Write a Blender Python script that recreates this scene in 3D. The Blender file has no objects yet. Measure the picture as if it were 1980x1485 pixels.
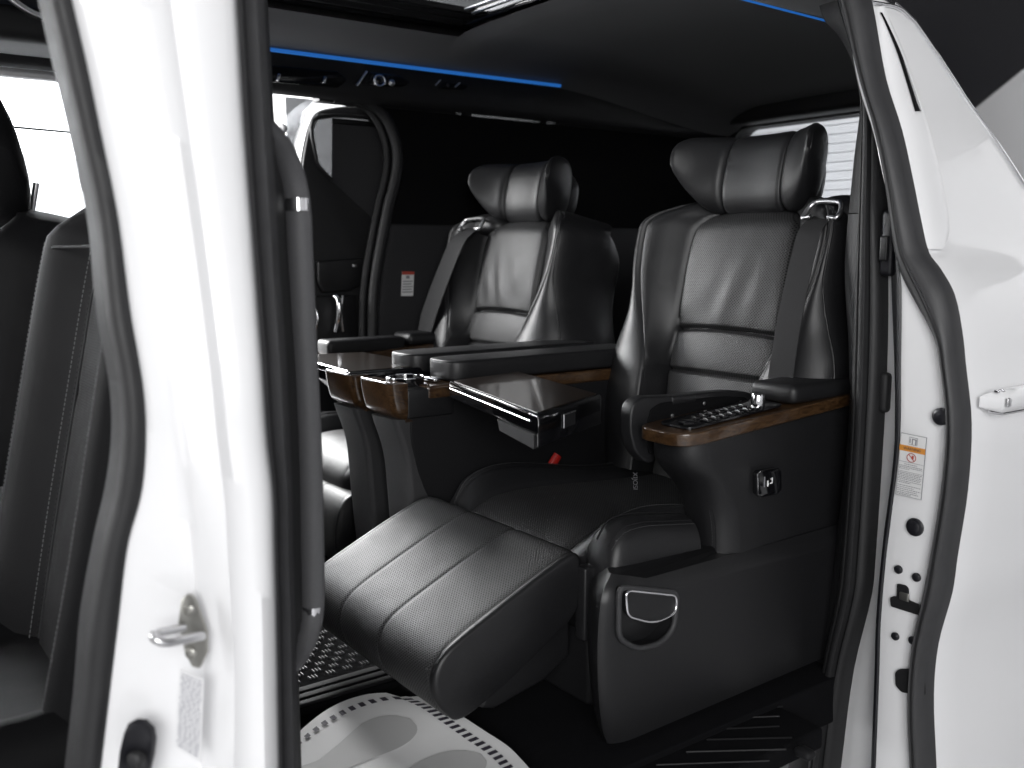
import bpy, bmesh, math, random
from mathutils import Vector, Matrix
random.seed(7)
R = math.radians
sc = bpy.context.scene
COL = sc.collection

# ------------------------------------------------------------------ camera
CAM = Vector((0.0, 0.0, 0.76))
YAW, PITCH, FPX = R(53.8), math.atan((742.5 - 486) / 1850.0), 1850.0
cd = bpy.data.cameras.new('camera')
cam = bpy.data.objects.new('camera', cd)
COL.objects.link(cam)
cam.location = CAM
cam.rotation_euler = (R(90) - PITCH, 0, YAW - R(90))
cd.sensor_width = 36
cd.lens = 36 * FPX / 1980
cd.clip_start, cd.clip_end = 0.02, 100
cd.dof.use_dof = True
cd.dof.focus_distance = 1.75
cd.dof.aperture_fstop = 4.0
sc.camera = cam

# ------------------------------------------------------------------ world, lamps, exposure
w = bpy.data.worlds.new('World')
sc.world = w
w.use_nodes = True
w.node_tree.nodes['Background'].inputs[0].default_value = (0.75, 0.8, 0.9, 1)
w.node_tree.nodes['Background'].inputs[1].default_value = 0.075


def area(name, loc, aim, sx, sy, power, col=(1, 1, 1)):
    l = bpy.data.lights.new(name, 'AREA')
    l.shape = 'RECTANGLE'
    l.size, l.size_y, l.energy, l.color = sx, sy, power, col
    o = bpy.data.objects.new(name, l)
    COL.objects.link(o)
    o.location = loc
    o.rotation_euler = (Vector(aim) - Vector(loc)).to_track_quat('-Z', 'Y').to_euler()
    return o


area('key_softbox', (-1.7, -2.3, 1.7), (0.8, 1.1, 0.5), 2.3, 1.7, 155)
area('front_softbox', (-2.6, 3.0, 1.6), (1.5, 1.4, 0.6), 2.0, 1.0, 110)
area('far_side_softbox', (.1, 3.9, 1.8), (.9, 1.4, .75), 3.2, 1.4, 520)
area('overhead_softbox', (0.9, 1.7, 2.8), (0.9, 1.7, 0), 3.0, 2.0, 60)
area('far_wall_wash', (0.2, 4.5, 2.9), (-.2, 6.4, 1.0), 4.0, 0.6, 900)
area('rear_wall_wash', (4.3, 1.2, 2.9), (6.3, 1.2, 1.0), 5.0, 0.5, 105)

sc.view_settings.view_transform = 'Standard'
sc.view_settings.look = 'None'
sc.view_settings.gamma = 1
sc.view_settings.exposure = 0.0
sc.cycles.use_denoising = True
sc.cycles.max_bounces = 8
sc.cycles.caustics_reflective = False
sc.cycles.caustics_refractive = False
sc.cycles.sample_clamp_indirect = 4.0

# ------------------------------------------------------------------ survey: direction of sight -> point of the place
_F = Vector((math.cos(YAW) * math.cos(PITCH), math.sin(YAW) * math.cos(PITCH), -math.sin(PITCH)))
_R = Vector((math.sin(YAW), -math.cos(YAW), 0))
_U = _R.cross(_F)


def at(px, py, x=None, y=None, z=None):
    d = _F + _R * ((px - 990) / 1850.0) - _U * ((py - 742.5) / 1850.0)
    if x is not None:
        k = x / d.x
    elif y is not None:
        k = y / d.y
    else:
        k = (z - CAM.z) / d.z
    return CAM + d * k


# ------------------------------------------------------------------ materials
MATS = {}


def mat(name, col=(.5, .5, .5), rough=.5, metal=0., spec=.5, coat=0., coat_rough=.05, noise=0., nscale=40.,
        bump=0., bscale=400., bdist=.001, emit=None, estr=1., trans=0., ior=1.45, alpha=1., sheen=0.):
    m = bpy.data.materials.new(name)
    m.use_nodes = True
    nt = m.node_tree
    b = nt.nodes['Principled BSDF']
    I = b.inputs
    I['Base Color'].default_value = (*col, 1)
    I['Roughness'].default_value = rough
    I['Metallic'].default_value = metal
    I['Specular IOR Level'].default_value = spec
    I['Coat Weight'].default_value = coat
    I['Coat Roughness'].default_value = coat_rough
    I['Transmission Weight'].default_value = trans
    I['IOR'].default_value = ior
    I['Alpha'].default_value = alpha
    I['Sheen Weight'].default_value = sheen
    if emit:
        I['Emission Color'].default_value = (*emit, 1)
        I['Emission Strength'].default_value = estr
    tc = nt.nodes.new('ShaderNodeTexCoord')
    if noise > 0:
        n = nt.nodes.new('ShaderNodeTexNoise')
        n.inputs['Scale'].default_value = nscale
        n.inputs['Detail'].default_value = 5
        nt.links.new(tc.outputs['Object'], n.inputs['Vector'])
        mx = nt.nodes.new('ShaderNodeMix')
        mx.data_type = 'RGBA'
        mx.inputs[6].default_value = (*[c * (1 - noise) for c in col], 1)
        mx.inputs[7].default_value = (*[min(1, c * (1 + noise)) for c in col], 1)
        nt.links.new(n.outputs[0], mx.inputs[0])
        nt.links.new(mx.outputs[2], I['Base Color'])
        mr = nt.nodes.new('ShaderNodeMapRange')
        mr.inputs[3].default_value = max(0, rough - .08)
        mr.inputs[4].default_value = min(1, rough + .08)
        nt.links.new(n.outputs[0], mr.inputs[0])
        nt.links.new(mr.outputs[0], I['Roughness'])
    if bump > 0:
        n2 = nt.nodes.new('ShaderNodeTexNoise')
        n2.inputs['Scale'].default_value = bscale
        n2.inputs['Detail'].default_value = 3
        nt.links.new(tc.outputs['Object'], n2.inputs['Vector'])
        bp = nt.nodes.new('ShaderNodeBump')
        bp.inputs['Strength'].default_value = bump
        bp.inputs['Distance'].default_value = bdist
        nt.links.new(n2.outputs[0], bp.inputs['Height'])
        nt.links.new(bp.outputs[0], I['Normal'])
    MATS[name] = m
    return m


def leather(name, perf=False, col=(.010, .010, .011), rough=.42, spec=.5):
    m = mat(name, col, rough, spec=spec)
    nt = m.node_tree
    L = nt.links.new
    b = nt.nodes['Principled BSDF']
    tc = [n for n in nt.nodes if n.type == 'TEX_COORD'][0]

    def nd(t, **k):
        n = nt.nodes.new(t)
        for a, v in k.items():
            setattr(n, a, v)
        return n
    # pebbled grain and soft stretch creases
    vo = nd('ShaderNodeTexVoronoi')
    vo.inputs['Scale'].default_value = 620
    L(tc.outputs['Object'], vo.inputs['Vector'])
    cr = nd('ShaderNodeTexNoise')
    cr.inputs['Scale'].default_value = 14
    cr.inputs['Detail'].default_value = 4
    cr.inputs['Distortion'].default_value = .6
    L(tc.outputs['Object'], cr.inputs['Vector'])
    b1 = nd('ShaderNodeBump')
    b1.inputs['Strength'].default_value = .10
    b1.inputs['Distance'].default_value = .008
    L(cr.outputs[0], b1.inputs['Height'])
    b2 = nd('ShaderNodeBump')
    b2.inputs['Strength'].default_value = .22
    b2.inputs['Distance'].default_value = .0006
    L(vo.outputs['Distance'], b2.inputs['Height'])
    L(b1.outputs[0], b2.inputs['Normal'])
    last = b2
    rr = nd('ShaderNodeMapRange')
    rr.inputs[3].default_value = rough - .07
    rr.inputs[4].default_value = rough + .09
    L(cr.outputs[0], rr.inputs[0])
    L(rr.outputs[0], b.inputs['Roughness'])
    if perf:
        uv = nd('ShaderNodeUVMap')
        masks = []
        for off in (0.0, 0.5):
            sc_ = nd('ShaderNodeVectorMath', operation='MULTIPLY_ADD')
            sc_.inputs[1].default_value = (1 / .0062, 1 / .0062, 0)
            sc_.inputs[2].default_value = (off, off, 0)
            L(uv.outputs[0], sc_.inputs[0])
            fr = nd('ShaderNodeVectorMath', operation='FRACTION')
            L(sc_.outputs[0], fr.inputs[0])
            sb = nd('ShaderNodeVectorMath', operation='SUBTRACT')
            sb.inputs[1].default_value = (.5, .5, 0)
            L(fr.outputs[0], sb.inputs[0])
            ln = nd('ShaderNodeVectorMath', operation='LENGTH')
            L(sb.outputs[0], ln.inputs[0])
            masks.append(ln)
        mn = nd('ShaderNodeMath', operation='MINIMUM')
        L(masks[0].outputs['Value'], mn.inputs[0])
        L(masks[1].outputs['Value'], mn.inputs[1])
        mr = nd('ShaderNodeMapRange')
        mr.inputs[1].default_value = .13
        mr.inputs[2].default_value = .22
        L(mn.outputs[0], mr.inputs[0])
        mx = nd('ShaderNodeMix', data_type='RGBA')
        mx.inputs[6].default_value = (.001, .001, .001, 1)
        mx.inputs[7].default_value = (*col, 1)
        L(mr.outputs[0], mx.inputs[0])
        L(mx.outputs[2], b.inputs['Base Color'])
        sp = nd('ShaderNodeMapRange')
        sp.inputs[3].default_value = .05
        sp.inputs[4].default_value = spec
        L(mr.outputs[0], sp.inputs[0])
        L(sp.outputs[0], b.inputs['Specular IOR Level'])
        b3 = nd('ShaderNodeBump')
        b3.inputs['Strength'].default_value = .5
        b3.inputs['Distance'].default_value = .0008
        L(mr.outputs[0], b3.inputs['Height'])
        L(last.outputs[0], b3.inputs['Normal'])
        last = b3
    L(last.outputs[0], b.inputs['Normal'])
    return m


leather('leather')
leather('leather_perforated', True, col=(.022, .022, .023), rough=.50, spec=.8)
leather('leather_smooth', col=(.009, .009, .010), rough=.42)
leather('leather_front_shaded', col=(.004, .004, .0045), rough=.6, spec=.12)  # seat leather darkened: the front row's shade is put into the colour
leather('leather_front_perf_shaded', True, col=(.004, .004, .0045), rough=.6, spec=.16)  # perforated version, darkened by the same painted-in shade

mat('plastic_black', (.010, .010, .011), .42, bump=.12, bscale=900, bdist=.0006)
mat('plastic_grained', (.034, .034, .036), .5, noise=.3, nscale=600, bump=.5, bscale=700, bdist=.0012)
mat('gloss_black', (.005, .005, .006), .10, coat=.5, coat_rough=.04)
mat('rubber', (.013, .013, .014), .55, noise=.25, nscale=60, bump=.15, bscale=500)
mat('rubber_grey', (.032, .032, .034), .5, noise=.2, nscale=40, bump=.12, bscale=500)
mat('trim_grey', (.04, .04, .042), .55, noise=.15, nscale=300, bump=.3, bscale=900, bdist=.0006)
mat('grip_grey_lit', (.10, .10, .105), .55, noise=.12, nscale=300, bump=.3, bscale=900, bdist=.0006)  # trim grey made paler: light on the grab handle is put into the colour
mat('trim_mid', (.022, .022, .024), .5, spec=.4, noise=.15, nscale=300, bump=.3, bscale=900, bdist=.0006)
mat('trim_dark', (.012, .012, .013), .6, noise=.2, nscale=300, bump=.2, bscale=900, bdist=.0006)
mat('trim_black', (.004, .004, .0045), .8, spec=.12)
mat('plastic_matte', (.008, .008, .009), .6, spec=.25, bump=.2, bscale=900, bdist=.0006)
mat('headliner', (.115, .117, .124), .92, noise=.18, nscale=500, bump=.3, bscale=1200, bdist=.0006, sheen=.2)
mat('carpet', (.006, .006, .007), .95, noise=.5, nscale=900, bump=.8, bscale=1400, bdist=.002, spec=.08)
mat('mat_rubber', (.008, .008, .009), .5, spec=.3, noise=.3, nscale=200, bump=.3, bscale=600)
mat('white_paint', (.80, .80, .81), .28, coat=1., coat_rough=.03)
mat('white_paint_inner', (.78, .78, .79), .42, noise=.03, nscale=12, coat=.4, coat_rough=.1)
mat('chrome', (.85, .85, .87), .08, metal=1.)
mat('satin_metal', (.62, .62, .63), .3, metal=1., noise=.12, nscale=90)
mat('zinc', (.36, .355, .33), .38, metal=1., noise=.2, nscale=60)
mat('led_blue', (.02, .1, .4), .4, emit=(.014, .098, .34), estr=1.)
mat('glass_privacy', (.004, .004, .006), .03, coat=1., coat_rough=.01, spec=.8)
mat('glass_tint', (.62, .64, .66), .0, trans=1., ior=1.02)
mat('glass_privacy_clear', (.07, .072, .075), .02, trans=1., ior=1.02)
mat('glass_dark_tint', (.13, .135, .14), .02, trans=1., ior=1.02)
mat('shade_cloth', (.10, .10, .105), .9, noise=.15, nscale=700, bump=.3, bscale=1500)
mat('belt', (.022, .022, .023), .7, spec=.25, bump=.5, bscale=1100, bdist=.0006)
mat('red_plastic', (.36, .015, .012), .35)
mat('paper', (.86, .86, .86), .6, noise=.03, nscale=30)
mat('ink_dark', (.045, .04, .055), .6)
mat('ink_grey', (.56, .56, .56), .6)
mat('sticker', (.72, .72, .72), .45)
mat('sticker_orange', (.62, .26, .05), .45, noise=.3, nscale=500)
mat('sticker_red', (.42, .07, .05), .45)
mat('print_grey', (.22, .22, .24), .5)
mat('print_pale', (.34, .34, .38), .5)
mat('tag_ink', (.05, .05, .055), .5)
mat('tread', (.07, .07, .075), .35)  # paler than the mat sheet: glints on the bars are painted in
mat('stitch', (.05, .05, .052), .6)
mat('hole', (.004, .004, .005), .8)
mat('grommet', (.010, .010, .013), .35)
mat('studio_wall', (.62, .62, .63), .85, noise=.04, nscale=2)
mat('studio_wall_white', (.82, .82, .82), .85, noise=.02, nscale=2)
mat('studio_ceiling', (.012, .012, .013), .9)
mat('studio_floor', (.45, .45, .46), .35, noise=.1, nscale=4)
mat('steel_grey', (.10, .10, .10), .6)


def wood(name='wood', k_=1.0):
    m = mat(name, (.06, .03, .012), .3, coat=.8, coat_rough=.06)
    nt = m.node_tree
    L = nt.links.new
    b = nt.nodes['Principled BSDF']
    tc = [n for n in nt.nodes if n.type == 'TEX_COORD'][0]
    mp = nt.nodes.new('ShaderNodeMapping')
    mp.inputs['Scale'].default_value = (18, 40, 60)
    L(tc.outputs['Object'], mp.inputs[0])
    n = nt.nodes.new('ShaderNodeTexNoise')
    n.inputs['Scale'].default_value = 1.6
    n.inputs['Detail'].default_value = 9
    n.inputs['Distortion'].default_value = 2.2
    L(mp.outputs[0], n.inputs[0])
    r = nt.nodes.new('ShaderNodeValToRGB')
    e = r.color_ramp.elements
    e[0].position, e[0].color = .28, (.010, .0045, .002, 1)
    e[1].position, e[1].color = .72, (.075, .042, .019, 1)
    k = r.color_ramp.elements.new(.5)
    k.color = (.046, .023, .0095, 1)
    for e_ in r.color_ramp.elements:
        e_.color = (*[c * k_ for c in e_.color[:3]], 1)
    L(n.outputs[0], r.inputs[0])
    L(r.outputs[0], b.inputs['Base Color'])


wood('wood_dark', .35)
wood()
_m = MATS['shade_cloth']
_t = _m.node_tree.nodes.new('ShaderNodeBsdfTranslucent')
_t.inputs[0].default_value = (.35, .35, .36, 1)
_x = _m.node_tree.nodes.new('ShaderNodeMixShader')
_x.inputs[0].default_value = .5
_m.node_tree.links.new(_m.node_tree.nodes['Principled BSDF'].outputs[0], _x.inputs[1])
_m.node_tree.links.new(_t.outputs[0], _x.inputs[2])
_m.node_tree.links.new(_x.outputs[0], _m.node_tree.nodes['Material Output'].inputs[0])

# ------------------------------------------------------------------ mesh helpers
ORG = {}


def put(name, me, parent=None):
    o = bpy.data.objects.new(name, me)
    COL.objects.link(o)
    if parent is not None:
        o.parent = parent
        if parent.type == 'EMPTY':
            o.matrix_parent_inverse = Matrix.Translation(-parent.location)
    return o


def thing(name, label, cat, loc=(0, 0, 0), group=None):
    o = bpy.data.objects.new(name, None)
    o.empty_display_size = .1
    COL.objects.link(o)
    o.location = loc
    o['label'], o['category'] = label, cat
    if group:
        o['group'] = group
    return o


def tag(o, label, cat, group=None, kind=None):
    if label:
        o['label'] = label
    if cat:
        o['category'] = cat
    if group:
        o['group'] = group
    if kind:
        o['kind'] = kind
    return o


def mk(name, V, Fc, m, parent=None, smooth=True, angle=38, uv=None, mi=None):
    me = bpy.data.meshes.new(name)
    me.from_pydata([tuple(v) for v in V], [], Fc)
    ms = m if isinstance(m, (list, tuple)) else [m]
    for k in ms:
        me.materials.append(MATS[k])
    if mi:
        me.polygons.foreach_set('material_index', mi)
    bm = bmesh.new()
    bm.from_mesh(me)
    bmesh.ops.recalc_face_normals(bm, faces=bm.faces)
    bm.to_mesh(me)
    bm.free()
    if uv:
        l = me.uv_layers.new(name='UVMap')
        for lp in me.loops:
            l.data[lp.index].uv = uv[lp.vertex_index]
    if smooth:
        me.shade_smooth()
        me.set_sharp_from_angle(angle=R(angle))
    me.update()
    return put(name, me, parent)


def loft(name, rings, m, parent=None, closed=True, caps=True, angle=38, uv=None, mi=None, smooth=True):
    n = len(rings[0])
    V = [v for r in rings for v in r]
    Fc, MI = [], []
    for i in range(len(rings) - 1):
        for j in range(n if closed else n - 1):
            a, b = i * n + j, i * n + (j + 1) % n
            Fc.append((a, b, b + n, a + n))
            if mi:
                MI.append(mi(i, j))
    if caps and closed:
        Fc.append(tuple(range(n - 1, -1, -1)))
        Fc.append(tuple((len(rings) - 1) * n + j for j in range(n)))
        if mi:
            MI += [0, 0]
    return mk(name, V, Fc, m, parent, smooth, angle, uv, MI if mi else None)


def crom(pts, n=6, closed=False):
    P = [Vector(p) for p in pts]
    out = []
    N = len(P)
    for i in range(N if closed else N - 1):
        if closed:
            a, b, c, d = P[(i - 1) % N], P[i], P[(i + 1) % N], P[(i + 2) % N]
        else:
            a, b, c, d = P[max(i - 1, 0)], P[i], P[i + 1], P[min(i + 2, N - 1)]
        for k in range(n):
            t = k / n
            out.append(.5 * ((2 * b) + (c - a) * t + (2 * a - 5 * b + 4 * c - d) * t * t + (3 * b - a - 3 * c + d) * t ** 3))
    if not closed:
        out.append(P[-1])
    return out


def frames(P):
    T = [((P[min(i + 1, len(P) - 1)] - P[max(i - 1, 0)]).normalized()) for i in range(len(P))]
    up = Vector((0, 0, 1)) if abs(T[0].z) < .9 else Vector((1, 0, 0))
    out = []
    nrm = (up - T[0] * up.dot(T[0])).normalized()
    for t in T:
        nrm = (nrm - t * nrm.dot(t)).normalized()
        out.append((t, nrm, t.cross(nrm)))
    return out


def tube(name, pts, r, m, parent=None, n=8, smooth=0, flat=1.0, rad=None):
    P = crom(pts, smooth) if smooth else [Vector(p) for p in pts]
    fr = frames(P)
    rings = []
    for i, (p, (t, a, b)) in enumerate(zip(P, fr)):
        rr = rad(i / (len(P) - 1)) * r if rad else r
        rings.append([p + a * (rr * math.cos(2 * math.pi * k / n)) + b * (rr * flat * math.sin(2 * math.pi * k / n)) for k in range(n)])
    return loft(name, rings, m, parent, angle=60)


def bev(me, off, seg=3, ang=25):
    bm = bmesh.new()
    bm.from_mesh(me)
    es = [e for e in bm.edges if len(e.link_faces) == 2 and e.calc_face_angle(0) > R(ang)]
    bmesh.ops.bevel(bm, geom=es, offset=off, segments=seg, profile=.5, affect='EDGES', clamp_overlap=True)
    bm.to_mesh(me)
    bm.free()
    me.shade_smooth()
    me.set_sharp_from_angle(angle=R(50))


def box(name, lo, hi, m, parent=None, b=0., seg=3, rot=None, piv=None):
    (x0, y0, z0), (x1, y1, z1) = lo, hi
    V = [Vector(v) for v in ((x0, y0, z0), (x1, y0, z0), (x1, y1, z0), (x0, y1, z0), (x0, y0, z1), (x1, y0, z1), (x1, y1, z1), (x0, y1, z1))]
    if rot:
        c = Vector(piv) if piv else (V[0] + V[6]) / 2
        V = [c + rot @ (v - c) for v in V]
    o = mk(name, V, [(0, 3, 2, 1), (4, 5, 6, 7), (0, 1, 5, 4), (1, 2, 6, 5), (2, 3, 7, 6), (3, 0, 4, 7)], m, parent, smooth=False)
    if b > 0:
        bev(o.data, b, seg)
    return o


def prism(name, poly, fn, t0, t1, m, parent=None, b=0., seg=3):
    """closed 2-d outline swept from t0 to t1; fn(a, b, t) -> xyz"""
    n = len(poly)
    V = [fn(a, c, t0) for a, c in poly] + [fn(a, c, t1) for a, c in poly]
    Fc = [tuple(range(n - 1, -1, -1)), tuple(range(n, 2 * n))] + [(j, (j + 1) % n, n + (j + 1) % n, n + j) for j in range(n)]
    o = mk(name, V, Fc, m, parent, smooth=True)
    if b > 0:
        bev(o.data, b, seg, 40)
    return o


def rpoly(pts, r, n=5):
    """round the corners of a 2-d outline"""
    out = []
    N = len(pts)
    for i in range(N):
        p, a, c = Vector(pts[i]), Vector(pts[i - 1]), Vector(pts[(i + 1) % N])
        rr = r[i] if isinstance(r, (list, tuple)) else r
        u, v = (a - p), (c - p)
        k = min(rr, u.length * .49, v.length * .49)
        p0, p1 = p + u.normalized() * k, p + v.normalized() * k
        for j in range(n + 1):
            t = j / n
            q = p0 * (1 - t) ** 2 + p * 2 * t * (1 - t) + p1 * t * t
            out.append((q.x, q.y))
    return out


def ip(tab, x):
    if x <= tab[0][0]:
        return tab[0][1]
    for (a, b), (c, d) in zip(tab, tab[1:]):
        if x <= c:
            t = (x - a) / (c - a)
            return b + (d - b) * t
    return tab[-1][1]


def ips(tab, x):
    """smooth interpolation"""
    if x <= tab[0][0]:
        return tab[0][1]
    if x >= tab[-1][0]:
        return tab[-1][1]
    for i in range(len(tab) - 1):
        a, c = tab[i], tab[i + 1]
        if x <= c[0]:
            h = c[0] - a[0]
            t = (x - a[0]) / h

            def sl(k):
                if k == 0:
                    return (tab[1][1] - tab[0][1]) / (tab[1][0] - tab[0][0])
                if k == len(tab) - 1:
                    return (tab[k][1] - tab[k - 1][1]) / (tab[k][0] - tab[k - 1][0])
                return (tab[k + 1][1] - tab[k - 1][1]) / (tab[k + 1][0] - tab[k - 1][0])
            m0, m1 = sl(i) * h, sl(i + 1) * h
            return (2 * t ** 3 - 3 * t * t + 1) * a[1] + (t ** 3 - 2 * t * t + t) * m0 + (-2 * t ** 3 + 3 * t * t) * c[1] + (t ** 3 - t * t) * m1


def gs(d, wd):
    return math.exp(-(d / wd) ** 2)


def sst(t):
    t = max(0, min(1, t))
    return t * t * (3 - 2 * t)


def stitches(name, pts, parent, nrm, gap=.0052, ln=.0034, r=.0006, m='stitch'):
    """row of short threads laid along a line on the leather"""
    P = [Vector(p) for p in pts]
    V, Fc = [], []
    acc = 0
    L = [0]
    for a, b in zip(P, P[1:]):
        L.append(L[-1] + (b - a).length)

    def pos(s):
        for i in range(len(P) - 1):
            if s <= L[i + 1]:
                return P[i].lerp(P[i + 1], (s - L[i]) / max(1e-9, L[i + 1] - L[i]))
        return P[-1]
    s = 0
    while s + ln < L[-1]:
        a, b = pos(s), pos(s + ln)
        d = (b - a).normalized()
        n = Vector(nrm)
        side = d.cross(n).normalized() * r
        up = n.normalized() * r * 1.5
        k = len(V)
        V += [a - side, a + side, a + up, b - side, b + side, b + up]
        Fc += [(k, k + 2, k + 5, k + 3), (k + 2, k + 1, k + 4, k + 5), (k, k + 1, k + 2), (k + 3, k + 5, k + 4)]
        s += gap
    o = mk(name, V, Fc, m, parent, smooth=False)
    o['kind'] = 'stuff'
    return o


def disc(name, c, nrm, r, m, parent=None, h=.002, n=20, dome=0., b=0.):
    c, nrm = Vector(c), Vector(nrm).normalized()
    a = nrm.orthogonal().normalized()
    d = nrm.cross(a)
    rings = []
    prof = [(1., 0), (1., h)] + ([(.85, h + dome * .5), (.5, h + dome * .9), (.02, h + dome)] if dome else [(.92, h * 1.25), (.02, h * 1.25)])
    for k, hh in prof:
        rings.append([c + nrm * hh + a * (r * k * math.cos(2 * math.pi * j / n)) + d * (r * k * math.sin(2 * math.pi * j / n)) for j in range(n)])
    return loft(name, rings, m, parent, angle=50)


def cut(o, cutter):
    md = o.modifiers.new('cut', 'BOOLEAN')
    md.operation, md.object, md.solver = 'DIFFERENCE', cutter, 'EXACT'
    dg = bpy.context.evaluated_depsgraph_get()
    dg.update()
    me = bpy.data.meshes.new_from_object(o.evaluated_get(dg))
    o.modifiers.clear()
    o.data = me
    bpy.data.objects.remove(cutter, do_unlink=True)
    me.shade_smooth()
    me.set_sharp_from_angle(angle=R(35))


def text(name, s, size, m, parent, mtx):
    cu = bpy.data.curves.new(name, 'FONT')
    cu.body, cu.size, cu.extrude = s, size, .0002
    cu.align_x, cu.align_y = 'CENTER', 'CENTER'
    t = bpy.data.objects.new(name, cu)
    COL.objects.link(t)
    dg = bpy.context.evaluated_depsgraph_get()
    me = bpy.data.meshes.new_from_object(t.evaluated_get(dg))
    bpy.data.objects.remove(t, do_unlink=True)
    me.transform(mtx)
    me.materials.clear()
    me.materials.append(MATS[m])
    return put(name, me, parent)


def basis(o, a, b, n):
    m = Matrix.Identity(4)
    for i, v in enumerate((a, b, n)):
        v = Vector(v).normalized()
        for j in range(3):
            m[j][i] = v[j]
    m.translation = Vector(o)
    return m


# ================================================================== the studio
def struct(o):
    o['kind'] = 'structure'
    return o


struct(box('floor', (-6, -5, -.55), (6.5, 7, -.45), 'studio_floor'))
struct(box('wall_far', (-6, 6.5, -.45), (6.5, 6.7, 3.0), 'studio_wall_white'))
struct(box('wall_rear', (6.3, -5, -.45), (6.5, 6.49, 3.0), 'studio_wall'))
struct(box('wall_near', (-6, -5.2, -.45), (6.29, -5, 3.0), 'studio_wall'))
struct(box('wall_front', (-6.2, -5, -.45), (-6.01, 6.49, 3.0), 'studio_wall_white'))
struct(box('ceiling', (-6.2, -5.2, 3.01), (6.5, 6.7, 3.15), 'studio_ceiling'))
for lb, yy in (('dark steel truss bar of the studio ceiling, the one nearer the van', -1.2), ('dark steel truss bar of the studio ceiling, the one farther from the van', -2.6)):
    o = box('ceiling_truss', (-5.9, yy, 2.86), (6.2, yy + .05, 2.91), 'steel_grey', None, .006)
    tag(o, lb, 'truss', 'ceiling truss bars')

# ================================================================== the van
van = thing('van', 'white minivan with both side doors open and black leather interior', 'van', (1.2, 1.75, -.45))

# ---- floor, roof and side shells
box('floor_pan', (-.9, .99, -.10), (2.85, 2.62, -.012), 'carpet', van, .004)
# headliner with the sunroof opening
HZ = [(1.02, 1.20), (1.10, 1.20), (1.24, 1.222), (1.32, 1.268), (1.45, 1.335), (1.6, 1.36), (2.25, 1.36), (2.36, 1.335), (2.44, 1.287), (2.47, 1.28)]


def hz(x, y):
    z = ips(HZ, y)
    if x > 1.9:
        z -= .10 * sst((x - 1.9) / .9) * sst((y - 1.0) / .4)
    return z


xs = [-.9, -.6, -.3, 0, .2, .35] + [.35 + .1 * k for k in range(1, 12)] + [1.5, 1.51, 1.56, 1.62, 1.7, 1.8, 1.9, 2.0, 2.1, 2.2, 2.3, 2.4, 2.5, 2.6, 2.7, 2.8]
xs = sorted(set(round(x, 3) for x in xs))
ys = [1.02 + .035 * k for k in range(42)]
ys[-1] = 2.465
SX1, SY0, SY1 = 1.52, 1.42, 2.33
V, Fc = [], []
for x in xs:
    for y in ys:
        zz = hz(x, y)
        # welt that rises round the sunroof
        dx, dy = SX1 - x, min(y - SY0, SY1 - y)
        d = min(dx, dy)
        if x > .3:
            zz -= .018 * gs(d + .045, .035) if True else 0
        V.append(Vector((x, y, zz)))
ny = len(ys)
for i in range(len(xs) - 1):
    for j in range(ny - 1):
        xm, ym = (xs[i] + xs[i + 1]) / 2, (ys[j] + ys[j + 1]) / 2
        if .35 < xm < SX1 and SY0 < ym < SY1:
            continue
        a = i * ny + j
        Fc.append((a, a + 1, a + ny + 1, a + ny))
headliner = mk('headliner', V, Fc, 'headliner', van, angle=60)
sr = box('sunroof_rail', (.3, SY1 - .03, 1.365), (SX1 + .05, SY1 + .05, 1.40), 'gloss_black', van, .004)
for k in range(3):
    box('rail_channel', (.3, SY1 - .055 - .03 * k, 1.372 + .008 * k), (SX1 + .03, SY1 - .04 - .03 * k, 1.388 + .008 * k), 'plastic_black', sr, .003)
box('sunroof_rail', (.3, SY0 - .05, 1.365), (SX1 + .05, SY0 + .03, 1.40), 'gloss_black', van, .004)
cr_ = box('sunroof_crossrail', (SX1 - .02, SY0 - .05, 1.37), (SX1 + .06, SY1 + .05, 1.40), 'gloss_black', van, .006)
for k in range(2):
    box('guide_strip', (SX1 - .045 - .022 * k, SY0 + .03, 1.383 + .006 * k), (SX1 - .035 - .022 * k, SY1 - .13, 1.389 + .006 * k), 'satin_metal', cr_, .002)
box('sunroof_rail', (.25, SY0 - .05, 1.37), (.34, SY1 + .05, 1.40), 'gloss_black', van, .006)
box('sunroof_glass', (.3, SY0 - .04, 1.432), (SX1 + .05, SY1 + .04, 1.437), 'glass_dark_tint', van)
# outer roof skin as a frame round the glass
box('roof_skin', (-.9, .98, 1.403), (.28, 2.52, 1.43), 'white_paint', van, .01)
box('roof_skin', (SX1 + .06, 1.04, 1.403), (2.9, 2.52, 1.43), 'white_paint', van, .01)
box('roof_skin', (.281, .98, 1.403), (SX1 + .059, SY0 - .05, 1.43), 'white_paint', van, .01)
box('roof_skin', (.281, SY1 + .05, 1.403), (SX1 + .059, 2.52, 1.43), 'white_paint', van, .01)
# roof rails along both sides
prism('roof_rail', [(.97, 1.24), (1.03, 1.225), (1.03, 1.40), (.97, 1.42)], lambda a, b, t: Vector((t, a, b)), -.9, 1.45, 'white_paint', van, .006)
prism('roof_rail', [(1.03, 1.20), (1.09, 1.19), (1.09, 1.40), (1.03, 1.40)], lambda a, b, t: Vector((t, a, b)), 1.56, 2.9, 'white_paint', van, .006)
prism('roof_rail', [(2.56, 1.20), (2.62, 1.20), (2.60, 1.42), (2.48, 1.42)], lambda a, b, t: Vector((t, a, b)), -.9, 2.9, 'white_paint', van, .006)

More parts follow.
